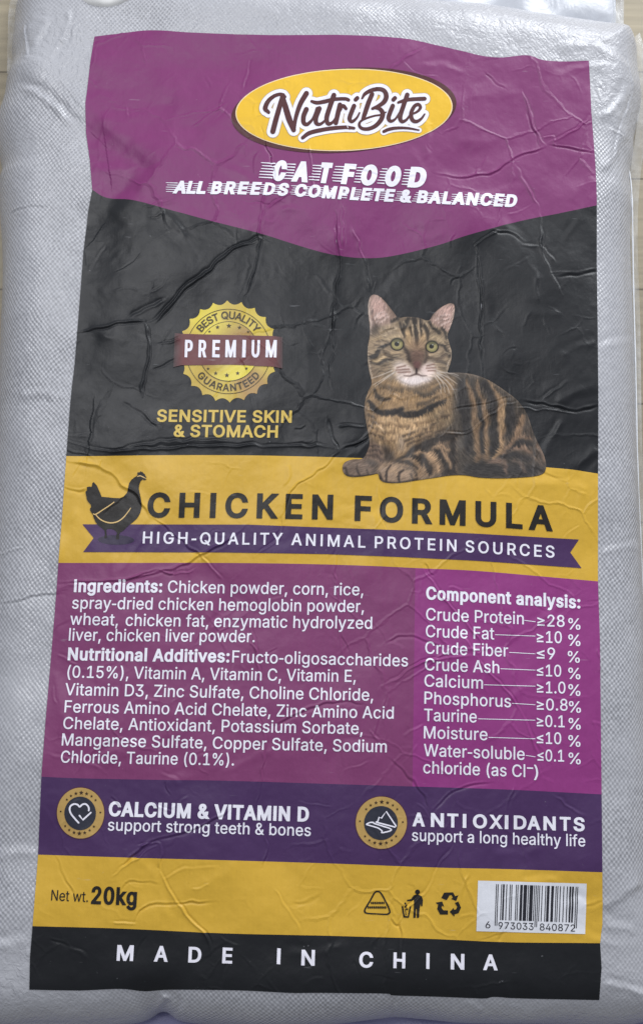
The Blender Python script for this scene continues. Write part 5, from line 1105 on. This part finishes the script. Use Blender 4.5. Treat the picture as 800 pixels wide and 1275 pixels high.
# --- benefit band
def badge(c, rx, ry, ri, label, lines, dots_rot):
    b_ = Print().shape([ellipse(*c, rx + .9, ry + .9, 0, 80)]).build('benefit_badge', ink('badge_rim_ink', lin((84, 44, 60)), .42), sack, O1)
    b_['label'] = label
    Print().shape([ellipse(*c, rx, ry, 0, 80)]).build('badge_ring', COIN, b_, O1 + .00012)
    Print().shape([ellipse(c[0] - .5, c[1] + .3, ri, ri * ry / rx * .985, 0, 70)]).build('badge_disc', ink('badge_disc_ink', lin((44, 46, 58)), .42), b_, O2 + .00012)
    p_ = Print()
    for k, r_ in zip(range(-3, 4), (1.9, 2.0, 2.5, 3.2, 2.5, 2.0, 1.9)):
        a = math.radians(k * 16.5); q = .80
        p_.shape([star(c[0] + .5 + rx * q * math.sin(a + dots_rot), c[1] - ry * q * math.cos(a + dots_rot), r_)], 3)
        p_.shape([star(c[0] - 1.0 + rx * q * math.sin(a - dots_rot), c[1] + ry * q * math.cos(a - dots_rot), r_)], 3)
    for sx_ in (-1, 1): p_.shape([ellipse(c[0] + sx_ * rx * .84, c[1] - 1.4 + sx_ * .6, 1.1, 1.1, 0, 10)], 3)
    p_.build('badge_stars', COINDK, b_, O2 + .00012)
    p_ = Print(); p_.shape([stroke_loop(l, w, s_) for l, w, s_ in lines], 1.45); p_.build('badge_symbol', WHITE, b_, O3 + .0001)
def ez(p): return [(65 + a / 10.667, 975 + b / 10.667) for a, b in p]
def mz(p): return [(438 + a / 10.811, 985 + b / 10.811) for a, b in p]
badge((100.9, 1012.2), 29.3, 31.6, 19.6, 'gold badge with a heart outline and tick', [
    (ez([(358,524),(300,460),(255,400),(240,345),(255,300),(300,276),(345,286),(372,312),(405,284),(445,276),(480,300),(494,335),(492,362)]), 2.1, True),
    (ez([(370,430),(414,486),(520,390)]), [2.1, 2.2, 2.0], False)], math.radians(1))
badge((474.3, 1024.2), 31.7, 32.4, 21, 'gold badge with a mountain outline', [
    (mz([(322,415),(345,402),(362,348),(392,362),(458,272),(592,472),(575,482),(322,415)]), 1.7, False),
    (mz([(285,418),(240,420),(196,440),(210,452),(340,490),(380,515),(402,535),(396,556),(440,550),(500,536),(526,518),(500,498),(400,465),(290,430)]), 1.6, True)], math.radians(0))
pr = Print().text('CALCIUM & VITAMIN D', [(135.4, 1015.2), (384.2, 1022.2)], 16.8, .068).text('support strong teeth & bones', [(134.5, 1033.8), (386.6, 1040.8)], 14.4, .014)
pr.build('benefit_lettering', WHITE, navy, O1); pr = Print()
for ch, x0, x1 in zip('ANTIOXIDANTS', (207,257,302,345,373,420,461,486,524,568,613,651), (240,293,333,355,412,454,471,521,559,602,643,682)):
    yb = lambda x: 960 + (151 + (x - 207) * 14 / 475) / 2.222
    pr.text(ch, [(420 + x0 / 2.222, yb(x0)), (420 + x1 / 2.222, yb(x1))], 15.8, .062)
pr.text('support a long healthy life', [(512.2, 1046.6), (600, 1049.6), (727.6, 1053.8)], 14.2, .014)
pr.build('benefit_lettering', WHITE, navy, O1)

# --- weight band
pr = Print().text('Net wt.', [(64, 1120.8), (109.8, 1123)], 13.2, .006).text('20kg', [(113.6, 1124.6), (170.3, 1126.6)], 20.6, .055)
pr.build('weight_lettering', CHAR, net, O1)
def iz(p): return [(445 + a / 5.926, 1100 + b / 5.926) for a, b in p]
tri_o = smooth_line(iz([(146,52),(176,68),(208,125),(240,195),(236,222),(210,232),(140,228),(70,224),(46,210),(50,182),(88,120),(118,66)]), 5, True)
tri_i = smooth_line(iz([(147,64),(166,74),(198,130),(228,196),(226,214),(206,221),(140,218),(74,214),(58,204),(62,186),(98,126),(128,72)]), 5, True)[::-1]
pr = Print().shape([tri_o, tri_i], 1.45, 'odd')
for x in np.arange(96, 190, 13): pr.shape([iz([(x, 136), (x + 9, 132), (x + 10, 150), (x + 1, 152)])], 3)
for x in np.arange(72, 210, 14): pr.shape([iz([(x, 168), (x + 10, 164), (x + 11, 184), (x + 1, 184)])], 3)
pr.shape([iz([(96, 141), (190, 139), (190, 143), (96, 145)])], 3).shape([iz([(72, 174), (214, 176), (214, 180), (72, 178)])], 3)
pr.build('food_contact_mark', CHAR, net, O1)
pr = Print().shape([ellipse(*iz([(440, 62)])[0], 3.1, 3.1, 0, 20)]).shape([iz([(412,86),(440,80),(470,92),(480,120),(476,166),(466,168),(462,150),(456,180),(450,252),(434,252),(434,186),(428,186),(426,252),(408,252),(412,186),(414,120),(400,128),(364,130),(362,120),(392,114)])], 1.45)
pr.shape([iz([(322,166),(334,166),(346,238),(368,240),(382,168),(394,168),(376,252),(336,250)])], 1.45)
for x, y in ((350,146),(358,160),(352,172),(360,188)): pr.shape([ellipse(*iz([(x, y)])[0], 1.3, 1.2, .3, 8)], 3)
pr.shape([iz([(346,190),(352,190),(358,232),(352,232)])], 3)
pr.build('litter_mark', CHAR, net, O1)
pr = Print()
pr.shape([iz([(614,106),(636,66),(702,64),(716,92),(740,86),(724,128),(686,112),(700,104),(690,84),(676,86),(654,122)])], 1.45)
pr.shape([iz([(740,132),(760,176),(742,218),(712,226),(710,244),(676,208),(706,178),(708,192),(724,190),(732,170),(714,142)])], 1.45)
pr.shape([iz([(664,228),(606,228),(584,186),(592,156),(572,140),(622,132),(636,172),(620,162),(616,178),(630,196),(664,198)])], 1.45)
pr.build('recycling_mark', CHAR, net, O1)

# --- barcode
bar = Print().shape([[(594.4,1096.2),(662,1098),(729.3,1100),(728.4,1135),(727.4,1162.6),(660,1161),(592.3,1159.2)]]).build('barcode_label', ink('label_white_ink', (.74, .75, .79), .45), sack, O1)
Lc = ['0001101','0011001','0010011','0111101','0100011','0110001','0101111','0111011','0110111','0001011']
Rc = [''.join('1' if c == '0' else '0' for c in s) for s in Lc]; Gc = [s[::-1] for s in Rc]
digits = '6973033840872'; par = ['LLLLLL','LLGLGG','LLGGLG','LLGGGL','LGLLGG','LGGLLG','LGGGLL','LGLGLG','LGLGGL','LGGLGL'][int(digits[0])]
code = '101' + ''.join((Lc if p == 'L' else Gc)[int(d)] for p, d in zip(par, digits[1:7])) + '01010' + ''.join(Rc[int(d)] for d in digits[7:]) + '101'
pr = Print(); i = 0
def bx_(m, t): # module m (0..95), t 0 top .. 1 foot
    x = 616.8 + (718.8 - 616.8) * m / 95; y0 = 1100.4 + (x - 616.8) * 3.4 / 102
    return (x - 1.6 * t * 1.0 , y0 + t * 44.6)
while i < 95:
    if code[i] == '1':
        j = i
        while j < 95 and code[j] == '1': j += 1
        t1 = 1.16 if (i < 3 or i > 91 or 45 <= i < 50) else 1.0
        pr.shape([[bx_(i + .02, 0), bx_(j - .02, 0), bx_(j - .02, t1), bx_(i + .02, t1)]], 1.45); i = j
    else: i += 1
BARK = ink('bar_ink', lin((34, 34, 42)), .45)
pr.build('barcode_bars', BARK, bar, O2)
pr = Print().text('6', [(603.6, 1155.2), (609.6, 1155.4)], 8.4, .006).text('973033', [(619.6, 1156.2), (663.2, 1157.6)], 8.6, .006).text('840872', [(671, 1158), (714.8, 1159.4)], 8.6, .006)
pr.build('barcode_digits', BARK, bar, O2)

# --- origin band
ORIGIN = (('M',145.5,166,1195.2),('A',192,208.6,1196.2),('D',234.4,250.4,1197.4),('E',276.6,289,1198.4),('I',344.4,348.8,1199.2),('N',374.8,391.4,1201),('C',446.6,463.8,1203.6),('H',489.2,504,1204.4),('I',530,534,1205.2),('N',560.4,577.4,1206),('A',601,618.4,1206.8))
for w_ in (ORIGIN[:4], ORIGIN[4:6], ORIGIN[6:]):
    pr = Print()
    for ch, x0, x1, y in w_: pr.text(ch, [(x0, y), (x1, y + .4)], 18.2, .05)
    pr.build('origin_lettering', WHITE, origin, O1)

# --- clear film seam along the right edge and the top left corner
def film_mat():
    m, nt, b = node_mat('clear_film'); L = nt.links
    b.inputs['Base Color'].default_value = (.86, .88, .9, 1); b.inputs['Roughness'].default_value = .16
    n = N(nt, 'ShaderNodeTexNoise'); n.inputs['Scale'].default_value = 60; n.inputs['Detail'].default_value = 5; L.new(N(nt, 'ShaderNodeTexCoord').outputs['Object'], n.inputs['Vector'])
    L.new(math_node(nt, 'MULTIPLY_ADD', n.outputs['Fac'], .5, True, .0), b.inputs['Alpha'])
    bp = N(nt, 'ShaderNodeBump'); bp.inputs['Distance'].default_value = .003; L.new(n.outputs['Fac'], bp.inputs['Height']); L.new(bp.outputs[0], b.inputs['Normal'])
    return m
FILM = film_mat()
def film(name, inner, outer, zi, zo, label=None):
    n = 90; a = on_plane(resample(smooth_line(inner, 5), np.linspace(0, 1, n)), zi); b = on_plane(resample(smooth_line(outer, 5), np.linspace(0, 1, n)), zo)
    rs = np.random.RandomState(len(inner)); wv = np.convolve(rs.randn(n + 8), np.ones(9) / 9, 'valid') * .006
    co = []
    for t in np.linspace(0, 1, 6):
        c = a * (1 - t) + b * t; co.append(np.c_[c, zi + (zo - zi) * t + wv * math.sin(t * 2.6 + .3)])
    co = np.vstack(co); co[:, 2] = np.maximum(co[:, 2], .002)
    o = make_mesh(name, co, grid_faces(6, n), FILM, sack)
    return o
film('film_seam', [(782,50),(792,90),(792,150),(784,215),(784,300),(787,420),(791,560),(797,700),(802,780)], [(796,40),(806,80),(808,140),(797,215),(793,300),(797,420),(799,560),(806,700),(812,780)], .020, .006)
film('film_seam', [(36,-20),(24,6),(20,40),(18,90)], [(22,-24),(12,6),(10,45),(9,92)], .018, .006)
def bead(name, pts, z, r, mat):
    q = smooth_line(pts, 6); c = on_plane(np.array(q), z); n = len(c); co = []
    rs = np.random.RandomState(5)
    for i in range(n):
        t = c[min(i + 1, n - 1)] - c[max(i - 1, 0)]; t = t / np.hypot(*t); s_ = np.array([-t[1], t[0]])
        rr = r * (1 + .35 * rs.randn() * .5)
        for k in range(8):
            a = k * math.pi / 4; co.append((*(c[i] + s_ * rr * math.cos(a)), z + rr * math.sin(a)))
    f = [(i * 8 + k, i * 8 + (k + 1) % 8, (i + 1) * 8 + (k + 1) % 8, (i + 1) * 8 + k) for i in range(n - 1) for k in range(8)]
    return make_mesh(name, co, f, mat, sack)
m_, nt_, b_ = node_mat('melted_edge'); b_.inputs['Base Color'].default_value = (.75, .77, .8, 1); b_.inputs['Roughness'].default_value = .25
bead('sealed_edge', [(783,186),(782,206),(785,230),(786.5,260),(787,300),(788,360),(789.5,420),(791,480),(792.5,560),(795,630),(797.5,690),(800,740)], .022, .00075, m_)
bead('sealed_edge', [(470,-2),(520,5),(560,9.5),(620,15),(660,21),(700,28),(740,34),(772,38)], .020, .0011, m_)

# ------------------------------------------------------------------ what lies round the sack
def plastic(name, rgb, rough, scale, dist):
    m, nt, b = node_mat(name); L = nt.links; co = N(nt, 'ShaderNodeTexCoord').outputs['Object']
    n = N(nt, 'ShaderNodeTexNoise'); n.inputs['Scale'].default_value = scale; n.inputs['Detail'].default_value = 5; n.inputs['Distortion'].default_value = .6; L.new(co, n.inputs['Vector'])
    b.inputs['Base Color'].default_value = (*rgb, 1); b.inputs['Roughness'].default_value = rough
    bp = N(nt, 'ShaderNodeBump'); bp.inputs['Distance'].default_value = dist; bp.inputs['Strength'].default_value = .7; L.new(n.outputs['Fac'], bp.inputs['Height']); L.new(bp.outputs[0], b.inputs['Normal'])
    return m
def pillow(name, corners, z0, thick, mat, seed, rough=.004, n=60, m=40, oval=False):
    """a soft flat package: quad of photo positions at height z0, bulging by 'thick'"""
    q = on_plane(np.array(corners, float), z0)
    s, t = np.meshgrid(np.linspace(0, 1, n), np.linspace(0, 1, m))
    xy = (1-s)[..., None]*(1-t)[..., None]*q[0] + s[..., None]*(1-t)[..., None]*q[1] + s[..., None]*t[..., None]*q[2] + (1-s)[..., None]*t[..., None]*q[3]
    if oval:
        a_, b_ = 2 * s - 1, 2 * t - 1; X_ = a_ * np.sqrt(1 - b_ * b_ / 2); Y_ = b_ * np.sqrt(1 - a_ * a_ / 2); s2, t2 = (X_ + 1) / 2, (Y_ + 1) / 2
        xy = (1-s2)[..., None]*(1-t2)[..., None]*q[0] + s2[..., None]*(1-t2)[..., None]*q[1] + s2[..., None]*t2[..., None]*q[2] + (1-s2)[..., None]*t2[..., None]*q[3]
    e = np.minimum(np.minimum(s, 1 - s) * n / 8, np.minimum(t, 1 - t) * m / 8); e = np.clip(e * (.38 if oval else 1), 0, 1)
    bulge = np.sqrt(1 - (1 - e) ** 2)
    nz = noise2((m, n), 9, seed, 2) * rough
    top = np.dstack([xy, z0 + thick * bulge + nz * bulge]).reshape(-1, 3); bot = np.dstack([xy, np.full(s.shape, z0) - .0005 * bulge]).reshape(-1, 3)
    fo = grid_faces(m, n)[:, ::-1]; co = np.vstack([top, bot]); f = np.vstack([fo, fo[:, ::-1] + len(top)])
    o = make_mesh(name, co, f, mat); return o
wp = pillow('white_package', [(380,-150),(765,-140),(766,60),(400,40)], .002, .010, plastic('white_plastic', (.47, .49, .53), .3, 24, .004), 3)
tag(wp, 'flat white plastic package lying under the top right corner of the sack', 'package')
wf = pillow('clear_wrapper', [(755,-150),(776,-140),(776,62),(757,50)], .001, .004, FILM, 8, .002, 24, 60); wf.parent = wp
_q = P(np.array([[128.0, 2.0]]))[0]; _zp = float(height(_q[:1], _q[1:])[0]) - .001     # it lies on the sack here
wl = pillow('white_pouch', [(78,-72),(186,-76),(178,9),(80,11)], _zp, .008, plastic('pouch_plastic', (.86, .86, .83), .4, 20, .003), 12, .0012, oval=True)
tag(wl, 'small rounded white pouch resting on the top left edge of the sack', 'pouch')
pb = pillow('violet_bag', [(-140,1256),(960,1256),(980,1420),(-160,1420)], .001, .008, plastic('violet_plastic', lin((132, 130, 166)), .35, 16, .006), 21, .0025, 160, 40)
tag(pb, 'bluish violet plastic bag peeking out under the bottom edge of the sack', 'bag')
